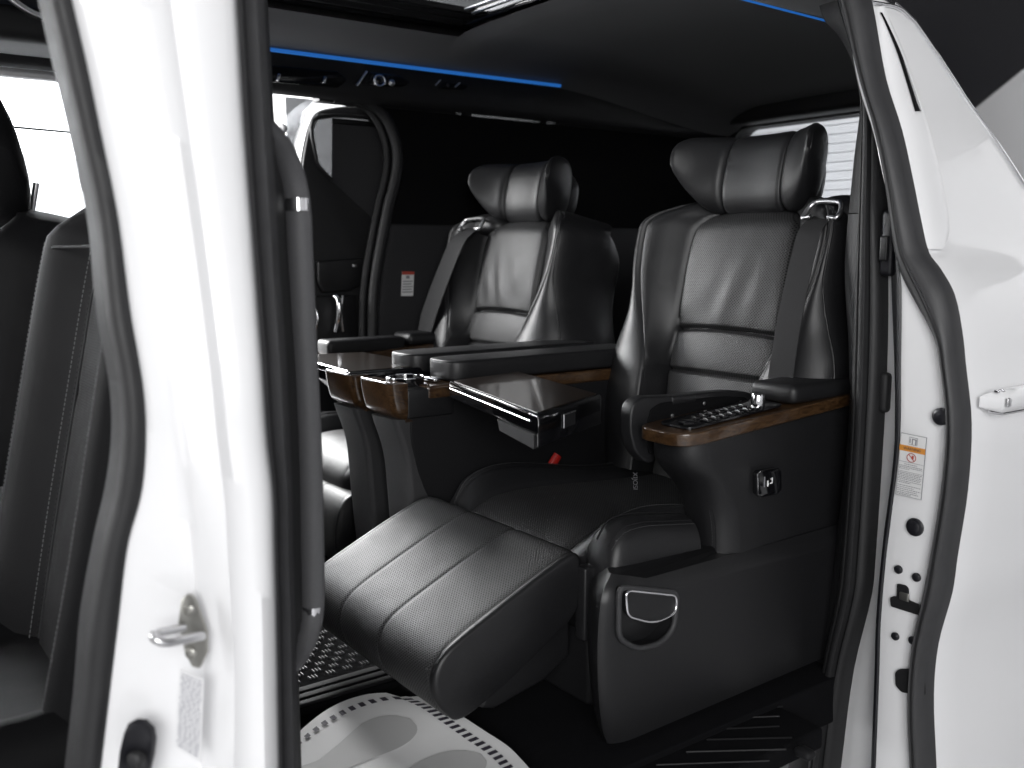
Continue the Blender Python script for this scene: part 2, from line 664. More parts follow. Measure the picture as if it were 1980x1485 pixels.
# blue light strips along the headliner edges
pa, pb = at(505, 93.5, z=1.279), at(1082, 166, z=1.279)
led = tube('light_strip', [pa + Vector((-1.2, 0, 0)), pa, pa.lerp(pb, .5) + Vector((0, .004, 0)), pb - Vector((.05, 0, 0)), pb], .0052, 'led_blue', van, 8, 4,
           rad=lambda t: 1 if t < .9 else max(.25, (1 - t) / .1))
led['label'] = 'blue glowing light strip along the far headliner edge'
pa, pb = at(1430, -3, y=1.25), at(1600, 41, y=1.25)
led = tube('light_strip', [pa + Vector((-1.0, 0, .0)), pa, pa.lerp(pb, .5), pb, pb + Vector((.1, .0, .0))], .0024, 'led_blue', van, 8)

# far header trim under the strip
hp = [(2.462, 1.287), (2.475, 1.272), (2.482, 1.262), (2.495, 1.245), (2.503, 1.225), (2.505, 1.205), (2.515, 1.188), (2.53, 1.18), (2.56, 1.19), (2.56, 1.30), (2.462, 1.30)]
ht = prism('header_trim', hp, lambda a, b, t: Vector((t, a, b)), -.9, 2.86, 'trim_dark', van, .003)


def panel_y(name, pts, y0, y1, m, parent, b=.0, r=.0, n=4):
    q = rpoly(pts, r, n) if r else pts
    return prism(name, q, lambda a, c, t: Vector((a, t, c)), y0, y1, m, parent, b)


v = panel_y('air_vent', [(.98, 1.203), (1.225, 1.208), (1.255, 1.232), (1.225, 1.252), (.98, 1.246)], 2.488, 2.50, 'gloss_black', van, .002, .008)
for px, py in ((537, 150), (626, 155)):
    p = at(px, py, y=2.487)
    box('vent_tab', (p.x - .004, 2.480, p.z - .010), (p.x + .004, 2.487, p.z + .010), 'chrome', v, .002, rot=Matrix.Rotation(R(22), 3, 'Y'))
v = panel_y('reading_lamp', [(1.29, 1.222), (1.43, 1.230), (1.455, 1.245), (1.40, 1.268), (1.325, 1.268)], 2.484, 2.498, 'gloss_black', van, .002, .01)
p0, p1 = at(690, 165, y=2.482), at(709, 138, y=2.482)
tube('lamp_trim', [p0, p1], .0034, 'satin_metal', v)
p = at(733, 156, y=2.480)
tube('lamp_ring', [p + Vector((.017 * math.cos(a), -.003, .015 * math.sin(a))) for a in [k * math.pi / 8 for k in range(17)]], .0035, 'chrome', v)
disc('lamp_lens', p + Vector((0, .002, 0)), (0, -1, 0), .013, 'glass_privacy', v, .003, dome=.004)
p = at(757, 160, y=2.480)
disc('lamp_switch', p, (0, -1, 0), .010, 'satin_metal', v, .002, dome=.006)
v = panel_y('switch_panel', [(1.555, 1.237), (1.64, 1.242), (1.66, 1.254), (1.63, 1.27), (1.57, 1.266)], 2.486, 2.498, 'gloss_black', van, .002, .006)
for a, b in (((842, 165), (852, 154)), ((880, 168), (889, 160))):
    tube('panel_trim', [at(*a, y=2.484), at(*b, y=2.484)], .0022, 'satin_metal', v)
disc('panel_button', at(866, 165, y=2.484), (0, -1, 0), .006, 'plastic_black', v, .002, dome=.003)

# far side wall: lower and upper lining behind the door opening, quarter window slit
SEALF = [(1.24, 1.192), (1.314, 1.193), (1.389, 1.166), (1.431, 1.102), (1.443, 1.028), (1.428, .95), (1.409, .891), (1.38, .77), (1.361, .678), (1.352, .6), (1.349, .524), (1.345, .3), (1.34, .0)]
SC = crom([(a, 2.548, b) for a, b in SEALF], 5)


def seal_x(z):
    t = sorted([(p.z, p.x) for p in SC[8:]])
    return ip(t, z)


def wall_strip(name, z0, z1, y, m, x1=2.86, n=14, lean=0):
    rows = []
    for k in range(n + 1):
        z = z0 + (z1 - z0) * k / n
        x0 = seal_x(z) + .012
        q = [Vector((x0, y + .05, z)), Vector((x0 + .004, y + .016, z)), Vector((x0 + .016, y + .003, z)), Vector((x0 + .035, y, z)), Vector((x1, y, z))]
        rows.append(q + [Vector((x1, y + .07, z)), Vector((x0, y + .07, z))])
    return loft(name, rows, m, van)


wall_strip('quarter_trim', -.01, .836, 2.550, 'trim_mid')
wall_strip('upper_pillar_trim', .842, 1.178, 2.556, 'trim_black')
sl = 1.181
a0, a1, b0, b1, c0, c1 = 1.655, 1.678, 1.715, 1.985, 2.015, 2.05
qt = thing  # (name reuse guard)
for k, (xa, xb) in enumerate(((1.20, a0), (a1, b0), (b1, c0), (c1, 2.86))):
    box('quarter_window_frame', (xa, 2.557, sl - .002), (xb, 2.60, 1.232), 'trim_dark', van)
box('quarter_window_frame', (a0 - .001, 2.560, 1.197), (2.86, 2.60, 1.231), 'trim_dark', van)
box('body_side', (1.47, 2.605, -.05), (2.9, 2.66, 1.176), 'white_paint', van, .004)
box('quarter_lining', (1.40, 2.560, .80), (2.86, 2.604, .88), 'trim_dark', van)
box('quarter_window_glass', (1.6, 2.612, 1.15), (2.2, 2.615, 1.24), 'glass_privacy_clear', van)
tube('door_seal', SC, .0165, 'rubber', van, 10)
tube('door_seal', [p + Vector((-.024, .02, 0)) for p in SC], .012, 'rubber', van, 8)
lab = panel_y('warning_label', [(1.448, .626), (1.490, .625), (1.495, .699), (1.453, .700)], 2.5480, 2.5495, 'sticker', van)
panel_y('label_header', [(1.4525, .690), (1.4947, .6893), (1.495, .699), (1.453, .700)], 2.5470, 2.5479, 'sticker_red', lab)
o = panel_y('label_pictogram', [(1.466, .678), (1.478, .678), (1.478, .687), (1.466, .687)], 2.5470, 2.5479, 'print_grey', lab)
for k in range(5):
    z = .668 - .008 * k
    panel_y('label_print', [(1.456 - .001 * k, z), (1.488 - .004 * (k % 2), z), (1.488 - .004 * (k % 2), z + .003), (1.456 - .001 * k, z + .003)], 2.5470, 2.5479, 'print_grey', lab)

# far sliding door with window, shade and trim
fd = panel_y('far_sliding_door', [(1.16, -.02), (1.55, -.02), (1.55, .62), (1.55, 1.20), (1.24, 1.20), (1.20, 1.16), (1.17, 1.03)], 2.665, 2.68, 'white_paint', van)
fd['label'] = 'far sliding door with shaded window, partly open'
win = [at(px, py, y=2.664) for px, py in ((604, 232), (660, 222), (745, 230), (775, 260), (775, 470), (742, 442), (690, 395), (640, 348), (615, 322), (607, 300))]
wp = [(p.x, p.z) for p in win]
cutp = prism('cutter', wp, lambda a, c, t: Vector((a, t, c)), 2.5, 2.8, 'hole')
cut(fd, cutp)
# black inner trim: frame round the window
outer = [at(px, py, y=2.635) for px, py in ((596, 240), (612, 217), (650, 208), (760, 206), (800, 240), (800, 700), (566, 700), (572, 420), (580, 330), (586, 290))]
tr = panel_y('door_trim', rpoly([(p.x, p.z) for p in outer], .01, 3), 2.62, 2.655, 'trim_dark', fd, .004)
win2 = [at(px, py, y=2.62) for px, py in ((604, 233), (660, 224), (748, 232), (775, 262), (775, 470), (742, 442), (690, 395), (640, 348), (616, 322), (609, 300))]
cutp = prism('cutter', rpoly([(p.x, p.z) for p in win2], .008, 3), lambda a, c, t: Vector((a, t, c)), 2.5, 2.8, 'hole')
cut(tr, cutp)
box('window_glass', (1.15, 2.672, .75), (1.55, 2.675, 1.2), 'glass_privacy_clear', fd)
shp = [at(px, py, y=2.66) for px, py in ((642, 237), (775, 240), (775, 480), (640, 480))]
sh = panel_y('window_shade', [(p.x, p.z) for p in shp], 2.657, 2.660, 'shade_cloth', fd)
p0, p1 = at(642, 236, y=2.652), at(775, 239, y=2.652)
box('shade_bar', (p0.x, 2.648, p0.z - .004), (p1.x, 2.656, p0.z + .012), 'plastic_black', sh, .003)
p0 = at(718, 233, y=2.645)
box('shade_hook', (p0.x - .012, 2.64, p0.z - .006), (p0.x + .012, 2.647, p0.z + .008), 'trim_grey', sh, .003)
tube('window_seal', [p + Vector((0, -.004, 0)) for p in win2[-3:] + win2[:3]], .006, 'rubber', fd, 8, 4)
disc('frame_bung', at(547, 250, y=2.72), (-.9, -.4, .1), .0175, 'grommet', fd, .004, dome=.003)
# painted front edge of the door, facing forwards
fin = [(760, 203), (705, 203), (650, 207), (614, 216), (598, 238), (586, 280), (580, 320), (577, 370), (574, 430), (570, 520), (566, 700)]
fou = [(760, 197), (700, 193), (650, 190), (606, 192), (574, 206), (545, 240), (532, 300), (526, 370), (522, 430), (518, 520), (514, 700)]
A = crom([at(a, b, y=2.632) for a, b in fin], 4)
Bq = crom([at(a, b, y=2.80) for a, b in fou], 4)
rows = []
for a, b in zip(A, Bq):
    mm = a.lerp(b, .5) + Vector((-.012, -.006, .004))
    rows.append([a, a.lerp(mm, .5) + Vector((-.003, 0, .001)), mm, mm.lerp(b, .5) + Vector((-.003, 0, .001)), b, b + Vector((.05, 0, 0)), a + Vector((.03, .02, 0))])
loft('door_edge', rows, 'white_paint_inner', fd)
# armrest pocket, switch and chrome handles of the far door
pk = [at(px, py, y=2.61) for px, py in ((612, 505), (705, 498), (715, 520), (700, 548), (672, 562), (622, 566), (612, 545))]
pc = panel_y('door_pocket', rpoly([(p.x, p.z) for p in pk], .008, 3), 2.598, 2.622, 'plastic_black', fd, .004)
p = at(685, 514, y=2.597)
box('window_switch', (p.x - .007, 2.592, p.z - .004), (p.x + .007, 2.598, p.z + .005), 'satin_metal', pc, .002)
box('lower_door_trim', (1.17, 2.605, -.01), (1.33, 2.619, .63), 'plastic_black', fd, .006)
hs = [at(648, 572, y=2.585), at(654, 580, y=2.575), at(656, 600, y=2.57), at(654, 620, y=2.575), at(649, 640, y=2.59)]
tube('door_handle', hs, .0085, 'chrome', fd, 10, 5)
tube('door_handle', [at(663, 572, y=2.59), at(660, 600, y=2.585), at(663, 641, y=2.59)], .004, 'satin_metal', fd, 8, 4)
tube('speaker_ring', [at(596, 590, y=2.60), at(610, 600, y=2.595), at(614, 618, y=2.59), at(610, 636, y=2.595)], .004, 'chrome', fd, 8, 4)

# far side ahead of the sliding door: front door with its bright window
box('far_front_door', (-.9, 2.62, -.05), (.80, 2.67, .72), 'trim_dark', van, .01)
box('far_front_pillar', (.74, 2.60, -.05), (.86, 2.67, 1.20), 'trim_dark', van, .01)
box('far_window_frame', (-.9, 2.60, 1.172), (.739, 2.64, 1.20), 'white_paint_inner', van, .01)
box('far_window_glass', (-.9, 2.650, .722), (.739, 2.653, 1.2), 'glass_tint', van)
pa, pb = at(-5, 243, y=2.64), at(150, 257, y=2.64)
tube('window_line', [pa, pb], .003, 'trim_grey', van)
box('mirror_stay', (pb.x - .012, 2.63, pb.z - .008), (pb.x + .03, 2.648, pb.z + .006), 'trim_dark', van, .003)
o = tube('assist_grip', [at(15, -8, y=2.3), at(40, 12, y=2.3), at(68, 28, y=2.3), at(100, 38, y=2.3)], .008, 'satin_metal', van, 8, 5)
o['label'] = 'curved grey assist grip above the far front door'
box('front_header_trim', (-.9, 2.30, 1.20), (.70, 2.50, 1.275), 'trim_dark', van, .03, 5)

# tailgate with the rear window
tg = box('tailgate', (2.82, 1.0, -.05), (2.9, 2.6, 1.42), 'trim_dark', van, .01)
c = box('cutter', (2.7, 1.12, .82), (3.0, 2.455, 1.208), 'hole', None, .05, 5)
cut(tg, c)
box('rear_window_glass', (2.86, 1.1, .80), (2.865, 2.5, 1.23), 'glass_tint', van)
for k in range(12):
    z = 1.185 - .031 * k
    tube('defroster_wire', [(2.855, 1.10, z), (2.855, 1.8, z), (2.855, 2.5, z)], .0012, 'print_grey', van, 5)
box('tailgate_header', (2.72, 1.05, 1.212), (2.82, 2.56, 1.30), 'trim_dark', van, .02)
box('lower_tailgate_trim', (2.70, 1.05, 0), (2.82, 2.56, .80), 'trim_dark', van, .03)

# ---- near rear side: inner wall, C pillar, seals
box('near_quarter_trim', (1.60, 1.041, -.01), (2.82, 1.07, 1.20), 'trim_dark', van, .01)
box('body_side', (1.53, 1.0, -.25), (2.9, 1.04, 1.19), 'white_paint', van, .02)


def strip(name, Lf, Rt, m, parent, xl, xr, bulge=.0, n=5, back=.03, groove=None, sub=4):
    """vertical moulding between two sighted edges; Lf / Rt: [(v, px)], set on planes x = xl, xr"""
    vs = sorted(set([v for v, _ in Lf] + [v for v, _ in Rt]))
    vv = []
    for a, b in zip(vs, vs[1:]):
        vv += [a + (b - a) * k / sub for k in range(sub)]
    vv.append(vs[-1])
    rows = []
    for v in vv:
        A, B = at(ips(Lf, v), v, x=xl), at(ips(Rt, v), v, x=xr)
        q = []
        for k in range(n + 1):
            t = k / n
            p = A.lerp(B, t)
            p.x -= bulge * math.sin(math.pi * t) ** .7
            if groove:
                for g, dp in groove:
                    p.x += dp * gs(t - g, .05)
            q.append(p)
        q += [B + Vector((back, 0, 0)), A + Vector((back, 0, 0))]
        rows.append(q)
    return loft(name, rows, m, parent)


SEAL_L = [(-60, 1612), (0, 1622), (70, 1642), (150, 1664), (207, 1668), (300, 1666), (420, 1662), (550, 1655), (700, 1650), (850, 1646), (1080, 1628), (1150, 1620), (1300, 1590), (1485, 1564), (1560, 1555)]
SEAL_R = [(-60, 1640), (0, 1650), (150, 1688), (207, 1700), (300, 1702), (420, 1700), (550, 1702), (700, 1700), (850, 1692), (1080, 1678), (1150, 1671), (1300, 1634), (1485, 1609), (1560, 1600)]
strip('opening_seal', SEAL_L, SEAL_R, 'rubber', van, 1.475, 1.465, .022, 14, .05, [(.35, .010), (.72, .012)])
TRIM_L = [(-40, 1560), (0, 1580), (39, 1594), (65, 1618), (95, 1637), (132, 1651), (162, 1658), (207, 1663), (300, 1652), (412, 1641)]
TRIM_R = [(-40, 1660), (0, 1665), (95, 1675), (207, 1690), (412, 1680)]
strip('upper_pillar_garnish', TRIM_L, TRIM_R, 'trim_dark', van, 1.53, 1.50, .008, 5, .10)
TRIM_L2 = [(414, 1640), (500, 1634), (560, 1634), (650, 1640), (770, 1643)]
TRIM_R2 = [(414, 1680), (650, 1675), (770, 1670)]
strip('lower_pillar_garnish', TRIM_L2, TRIM_R2, 'trim_grey', van, 1.53, 1.50, .008, 5, .10)
TRIM_L3 = [(772, 1643), (850, 1638), (1000, 1622), (1150, 1596), (1300, 1556), (1400, 1538), (1485, 1524), (1560, 1510)]
TRIM_R3 = [(772, 1670), (850, 1665), (1150, 1640), (1300, 1610), (1485, 1585), (1560, 1570)]
strip('scuff_plate', TRIM_L3, TRIM_R3, 'plastic_black', van, 1.51, 1.49, .012, 5, .12)
# painted body flange seen in the gap between seal and door
JL = [(420, 1690), (550, 1698), (700, 1696), (850, 1688), (1080, 1674), (1150, 1668), (1300, 1630), (1485, 1604), (1560, 1595)]
JR = [(420, 1744), (550, 1750), (700, 1750), (850, 1748), (1080, 1724), (1300, 1706), (1485, 1700), (1560, 1698)]
strip('pillar_flange', JL, JR, 'white_paint_inner', van, 1.50, 1.475, .0, 8, .02, [(.45, -.006)])
st = box('bump_stop', tuple(at(1712, 800, x=1.47)), tuple(at(1712, 800, x=1.47) + Vector((.02, .02, .07))), 'rubber', van, .008)
p = at(1722, 470, x=1.47)
bz = box('door_check', (p.x - .012, p.y - .012, p.z - .055), (p.x + .02, p.y + .014, p.z + .055), 'grommet', van, .008)
box('door_check_latch', (p.x - .02, p.y - .006, p.z - .03), (p.x - .013, p.y + .008, p.z + .012), 'plastic_black', bz, .003)

# ---- near sliding door, slid open outside the body
RB_R = [(-60, 1655), (0, 1673), (150, 1700), (250, 1731), (350, 1753), (430, 1769), (490, 1784), (520, 1806), (570, 1833), (650, 1849), (700, 1854), (820, 1866), (950, 1859), (1080, 1839), (1150, 1829), (1250, 1802), (1350, 1793), (1485, 1798), (1600, 1802)]
RB_L = [(-60, 1606), (0, 1624), (150, 1662), (250, 1691), (350, 1711), (430, 1722), (490, 1731), (530, 1742), (570, 1762), (650, 1806), (700, 1818), (820, 1830), (950, 1820), (1080, 1799), (1150, 1785), (1250, 1764), (1350, 1756), (1485, 1760), (1600, 1764)]
sd_prof = sorted([(at(px, v, x=1.428).z, at(px, v, x=1.428).y) for v, px in RB_R])


def skin_y(z, x=1.43):
    y = ips(sd_prof, z)
    return y + .012 * gs(x - 1.43, .035) - .010 * sst((x - 1.43) / .3)


zs = [-.25 + .02 * k for k in range(75)]


def on_skin(px, py, dy=0):
    y = .9
    for _ in range(14):
        p = at(px, py, y=y)
        y = skin_y(p.z, max(p.x, 1.43)) + dy
    return at(px, py, y=y)


DG = sorted([(on_skin(a, b).z, on_skin(a, b).x) for a, b in ((1748, 18), (1762, 36), (1800, 90), (1845, 160), (1915, 262), (1980, 360))])
DG = [(DG[0][0] - .10, DG[0][1] + .2)] + DG + [(DG[-1][0] + .01, DG[-1][1] - .05), (DG[-1][0] + .12, 1.436)]


def diag_x(z):  # front edge of the door window
    return 9 if z < DG[0][0] else max(1.436, ip(DG, z))


rows = []
for z in zs:
    xe = min(2.35, diag_x(z))
    rows.append([Vector((1.432 + (xe - 1.432) * t, skin_y(z, 1.432 + (xe - 1.432) * t), z)) for t in [0, .01, .03, .06, .1, .15, .2, .3, .4, .5, .6, .7, .8, .9, 1.]])
rows2 = [r + [p + Vector((0, .03, 0)) for p in reversed(r)] for r in rows]
sd = loft('sliding_door', rows2, 'white_paint', van, angle=50)
sd['label'] = 'white sliding door slid open to the rear'
# glass
rows = []
for k in range(24):
    z = DG[0][0] + (1.26 - DG[0][0]) * k / 23
    xa = diag_x(z) - .004
    rows.append([Vector((xa + (2.4 - xa) * t, .906 + .311 * (z - .957), z)) for t in (0, .5, 1)])
loft('door_window', rows, 'glass_privacy', sd, closed=False)
tube('window_moulding', [Vector((diag_x(z), skin_y(z, diag_x(z)) - .001, z)) for z in [DG[0][0] + .005 + (DG[-3][0] - DG[0][0]) * k / 16 for k in range(17)]], .0042, 'chrome', sd, 8)
tube('window_moulding', [on_skin(a, b, -.003) for a, b in ((1684, 4), (1706, 8), (1728, 12), (1745, 20), (1757, 32))], .0036, 'chrome', sd, 8, 3)
# filled as a grid between left and right flank so that it follows the curved skin
left = [on_skin(ips([(14, 1690), (130, 1705), (250, 1731), (345, 1752), (430, 1770), (497, 1788)], v), v, 0) for v in range(14, 500, 18)]
right = [on_skin(ips([(14, 1704), (40, 1716), (100, 1745), (170, 1772), (250, 1797), (350, 1822), (420, 1834), (452, 1834), (480, 1820), (497, 1794)], v), v, 0) for v in range(14, 500, 18)]
rows = []
for a, b in zip(left, right):
    q = []
    for k in range(7):
        t = k / 6
        p = a.lerp(b, t)
        p.y = skin_y(p.z, max(1.432, p.x)) - .009 * (1 - abs(2 * t - 1) ** 6)
        q.append(p)
    q += [q[-1] + Vector((0, .016, 0)), q[0] + Vector((0, .016, 0))]
    rows.append(q)
loft('pillar_applique', rows, 'white_paint_inner', sd, angle=50)
rows = []
for k in range(13):
    v_ = 24 + 191 * k / 12
    c_ = ips([(24, 1704), (40, 1712), (100, 1738), (170, 1762), (215, 1776)], v_)
    w_ = 4 + 9 * k / 12
    rows.append([on_skin(c_ - w_ / 2, v_, -.0105), on_skin(c_ + w_ / 2, v_, -.0105), on_skin(c_ + w_ / 2, v_, .006), on_skin(c_ - w_ / 2, v_, .006)])
loft('applique_gap', rows, 'gloss_black', sd)

strip('weather_strip', RB_L, RB_R, 'rubber_grey', sd, 1.424, 1.431, .018, 16, .02, [(.30, .008), (.42, .006)])
DJ_L = [(480, 1738), (560, 1742), (700, 1741), (850, 1739), (1000, 1722), (1080, 1712), (1200, 1702), (1300, 1699), (1485, 1692), (1600, 1688)]
DJ_R = [(480, 1742), (530, 1752), (570, 1790), (650, 1830), (700, 1840), (820, 1846), (950, 1838), (1080, 1818), (1150, 1802), (1250, 1782), (1350, 1774), (1485, 1780), (1600, 1784)]
strip('door_jamb', DJ_L, DJ_R, 'white_paint_inner', sd, 1.432, 1.436, .004, 10, .02)
strip('jamb_edge', [(v, p - 8) for v, p in DJ_L], [(v, p + 1) for v, p in DJ_L], 'grommet', sd, 1.436, 1.431, .004, 4, .03)
# dark inner door lining behind the jamb
strip('door_lining', [(500, 1722), (850, 1730), (1080, 1704), (1485, 1684), (1600, 1680)], [(500, 1745), (850, 1752), (1485, 1720), (1600, 1716)], 'plastic_black', sd, 1.47, 1.455, 0, 4, .04)


def onj(px, py):
    return at(px, py, x=1.4275)


def jdisc(name, px, py, r, **k):
    return disc(name, onj(px, py), (-1, 0, 0), r, 'grommet', sd, **k)


jdisc('grommet', 1770, 1019, .0150, h=.003, dome=.003)
jdisc('grommet', 1770, 1019, .0105, h=.0065, dome=.002)
for px, py, r in ((1738, 1101, .0072), (1773, 1116, .0074), (1732, 1230, .0068), (1765, 1238, .0068)):
    jdisc('jamb_bolt', px, py, r, h=.003, dome=.002)
lt = [(1736, 1128), (1752, 1132), (1757, 1138), (1757, 1160), (1800, 1178), (1800, 1196), (1724, 1172), (1722, 1156), (1728, 1152), (1735, 1154)]
lp = [(onj(a, b).y, onj(a, b).z) for a, b in lt]
prism('latch_opening', rpoly(lp, .003, 3), lambda a, c, t: Vector((t, a, c)), 1.4250, 1.4285, 'hole', sd)
box('latch_pawl', tuple(onj(1756, 1158) + Vector((-.006, -.004, -.004))), tuple(onj(1742, 1142) + Vector((-.002, 0, 0))), 'zinc', sd, .002)
lp = [(onj(a, b).y, onj(a, b).z) for a, b in ((1732, 1300), (1740, 1293), (1790, 1293), (1790, 1345), (1745, 1338), (1733, 1325))]
prism('check_recess', rpoly(lp, .004, 3), lambda a, c, t: Vector((t, a, c)), 1.4250, 1.4285, 'hole', sd)
jdisc('jamb_bumper', 1822, 805, .014, h=.006, dome=.004)
# warning sticker on the jamb
c4 = [onj(*q) for q in ((1743, 836), (1793, 846), (1782, 967), (1733, 955))]


def lab_pt(u, v, x):
    p = c4[0].lerp(c4[1], u).lerp(c4[3].lerp(c4[2], u), v)
    return Vector((x, p.y, p.z))


def lab_quad(name, u0, v0, u1, v1, x, m, parent):
    V = [lab_pt(*q, x) for q in ((u0, v0), (u1, v0), (u1, v1), (u0, v1))] + [lab_pt(*q, x + .0006) for q in ((u0, v0), (u1, v0), (u1, v1), (u0, v1))]
    return mk(name, V, [(0, 1, 2, 3), (7, 6, 5, 4), (0, 4, 5, 1), (1, 5, 6, 2), (2, 6, 7, 3), (3, 7, 4, 0)], m, parent, smooth=False)


XJ = 1.4265
bk = lab_quad('warning_label', 0, 0, 1, 1, XJ, 'print_grey', sd)
lab_quad('label_face', .02, .008, .98, .992, XJ - .0008, 'sticker', bk)
lab_quad('label_band', .0, .185, 1, .275, XJ - .0016, 'sticker_orange', bk)
lab_quad('pictogram_frame', .36, .04, .68, .16, XJ - .0016, 'print_grey', bk)
lab_quad('pictogram_ground', .375, .047, .665, .153, XJ - .0022, 'sticker', bk)
lab_quad('pictogram_door', .48, .06, .66, .15, XJ - .0028, 'print_grey', bk)
lab_quad('pictogram_bar', .40, .06, .425, .13, XJ - .0028, 'print_grey', bk)
lab_quad('pictogram_figure', .53, .075, .61, .15, XJ - .0034, 'sticker', bk)
rg = []
for k in range(25):
    a = k * 2 * math.pi / 24
    p = lab_pt(.5 + .17 * math.cos(a), .365 + .068 * math.sin(a), XJ - .0016)
    rg.append(p)
tube('prohibition_ring', rg, .0006, 'sticker_red', bk, 5)
tube('prohibition_slash', [lab_pt(.40, .32, XJ - .0016), lab_pt(.62, .415, XJ - .0016)], .0006, 'sticker_red', bk, 5)
lab_quad('hand_pictogram', .50, .33, .58, .385, XJ - .0013, 'sticker_red', bk)
for v0 in (.445, .60):
    lab_quad('label_rule', .02, v0, .98, v0 + .004, XJ - .0014, 'print_grey', bk)
lab_w = [(.475, .25, .75), (.505, .05, .95), (.53, .05, .95), (.555, .05, .45), (.62, .04, .96), (.645, .04, .9), (.67, .04, .96), (.695, .06, .95), (.72, .04, .9), (.75, .04, .96), (.775, .04, .55),
         (.82, .04, .94), (.85, .04, .7), (.88, .04, .96), (.91, .04, .85), (.94, .04, .9), (.965, .06, .6)]
for v0, u0, u1 in lab_w:
    u = u0
    Vq, Fq = [], []
    while u < u1:
        du = random.uniform(.03, .09)
        k = len(Vq)
        Vq += [lab_pt(*q, XJ - .0014) for q in ((u, v0), (min(u + du, u1), v0), (min(u + du, u1), v0 + .011), (u, v0 + .011))]
        Fq.append((k, k + 1, k + 2, k + 3))
        u += du + .022
    mk('label_print_line', Vq, Fq, 'print_grey', bk, smooth=False)
m4 = basis(lab_pt(.5, .23, XJ - .0017), lab_pt(1, .23, 0) - lab_pt(0, .23, 0), lab_pt(.5, 0, 0) - lab_pt(.5, 1, 0), (-1, 0, 0))
text('label_heading', 'WARNING', .0062, 'ink_dark', bk, m4)

# outer door handle
hp0 = on_skin(1893, 800, -.03)
yo = skin_y(.53, 1.5)
hr = []
for k in range(12):
    t = k / 11
    x = 1.462 + .26 * t
    wz = .019 * (1 - .55 * (1 - min(1, t * 7)) ** 2)
    dy = .030 * min(1, (t * 9) ** .6)
    zc = .527 + .002 * t
    hr.append([Vector((x, yo - .006 - dy * (.55 + .45 * math.cos(a)), zc + wz * math.sin(a))) for a in [2 * math.pi * j / 14 for j in range(14)]])
hd = loft('door_handle', hr, 'white_paint', sd, angle=50)
box('lock_button', (1.486, yo - .039, .520), (1.498, yo - .034, .534), 'satin_metal', hd, .002)
tube('handle_strip', [(1.466, yo - .02, .513), (1.48, yo - .034, .5095), (1.60, yo - .036, .509)], .0022, 'chrome', hd, 6)
for xx in (1.475, 1.49):
    box('handle_inset', (xx, yo - .028, .542), (xx + .007, yo - .02, .5465), 'chrome', hd, .001)

# ---- near B pillar with the front door's rubber seal on one side and the sliding door's on the other
FS_R = [(-500, 40), (-40, 140), (0, 148), (130, 178), (250, 202), (420, 236), (600, 261), (750, 286), (850, 291), (950, 283), (1050, 256), (1200, 239), (1350, 220), (1485, 204), (1560, 196), (2000, 150)]
FS_L = [(-500, -20), (-40, 80), (0, 88), (130, 118), (250, 146), (420, 182), (600, 200), (750, 226), (850, 230), (950, 218), (1050, 195), (1200, 168), (1350, 155), (1485, 140), (1560, 132), (2000, 88)]
BP_R = [(-500, 424), (-40, 453), (0, 456), (250, 471), (500, 490), (700, 505), (850, 515), (950, 526), (1050, 529), (1250, 534), (1485, 538), (1560, 540), (2000, 552)]
BS_R = [(-500, 479), (-40, 508), (0, 511), (250, 526), (500, 540), (700, 554), (850, 561), (950, 564), (1050, 565), (1250, 570), (1485, 577), (1560, 579), (2000, 592)]
BG = [(-500, 62), (-40, 168), (0, 176), (250, 236), (500, 292), (700, 330), (850, 352), (1000, 374), (1150, 388), (1290, 402), (1485, 398), (1560, 396), (2000, 386)]
rows, seal, strip2 = [], [], []
vv = [-460 + 20 * k for k in range(121)]
bulge_y = lambda v: .035 * gs(v - 820, 260)
for v in vv:
    yl = .975 - bulge_y(v) * .6
    a = at(ips(FS_R, v) - 12, v, y=yl)
    g0 = at(ips(BG, v) - 9, v, y=yl - .02)
    g1 = at(ips(BG, v) + 7, v, y=yl - .034)
    g2 = at(ips(BG, v) + 30, v, y=yl - .052)
    pm = ips(BG, v) * .45 + ips(BP_R, v) * .55
    m0 = at(pm - 22, v, y=yl - .070)
    m1 = at(pm, v, y=yl - .066)
    m2 = at(pm + 22, v, y=yl - .072)
    r0 = at(ips(BP_R, v) - 26, v, y=yl - .076)
    r1 = at(ips(BP_R, v) - 5, v, y=yl - .070)
    r2 = at(ips(BP_R, v), v, y=yl - .058)
    r3 = at(ips(BP_R, v) + 6, v, y=yl - .03)
    bk1, bk2 = Vector((r3.x, yl + .03, r3.z)), Vector((a.x, yl + .03, a.z))
    rows.append([a, a.lerp(g0, .35), a.lerp(g0, .75), g0, g1, g2, m0, m1, m2, r0, r1, r2, r3, bk1, bk2])
    c0, c1 = at(ips(FS_L, v), v, y=yl + .02), at(ips(FS_R, v), v, y=yl + .004)
    mid = (c0 + c1) / 2 + Vector((-.004, -.018, 0))
    q = [c0, c0.lerp(mid, .5) + Vector((-.003, -.008, 0)), mid, mid.lerp(c1, .45) + Vector((.001, -.004, 0)), mid.lerp(c1, .75), c1, c1 + Vector((0, .03, 0)), c0 + Vector((.0, .03, 0))]
    seal.append(q)
    s0, s1 = at(ips(BP_R, v) - 1, v, y=yl - .045), at(ips(BS_R, v), v, y=yl - .02)
    mm = (s0 + s1) / 2
    strip2.append([s0, s0.lerp(mm, .4) + Vector((0, -.003, 0)), s0.lerp(mm, .62) + Vector((0, .006, 0)), mm + Vector((.002, -.010, 0)), mm.lerp(s1, .6) + Vector((.002, -.008, 0)), s1, s1 + Vector((0.004, .035, 0)), s0 + Vector((0, .035, 0))])
bp = loft('b_pillar', rows, 'white_paint', van, angle=50)
bp['label'] = 'white painted body pillar between the two door openings'
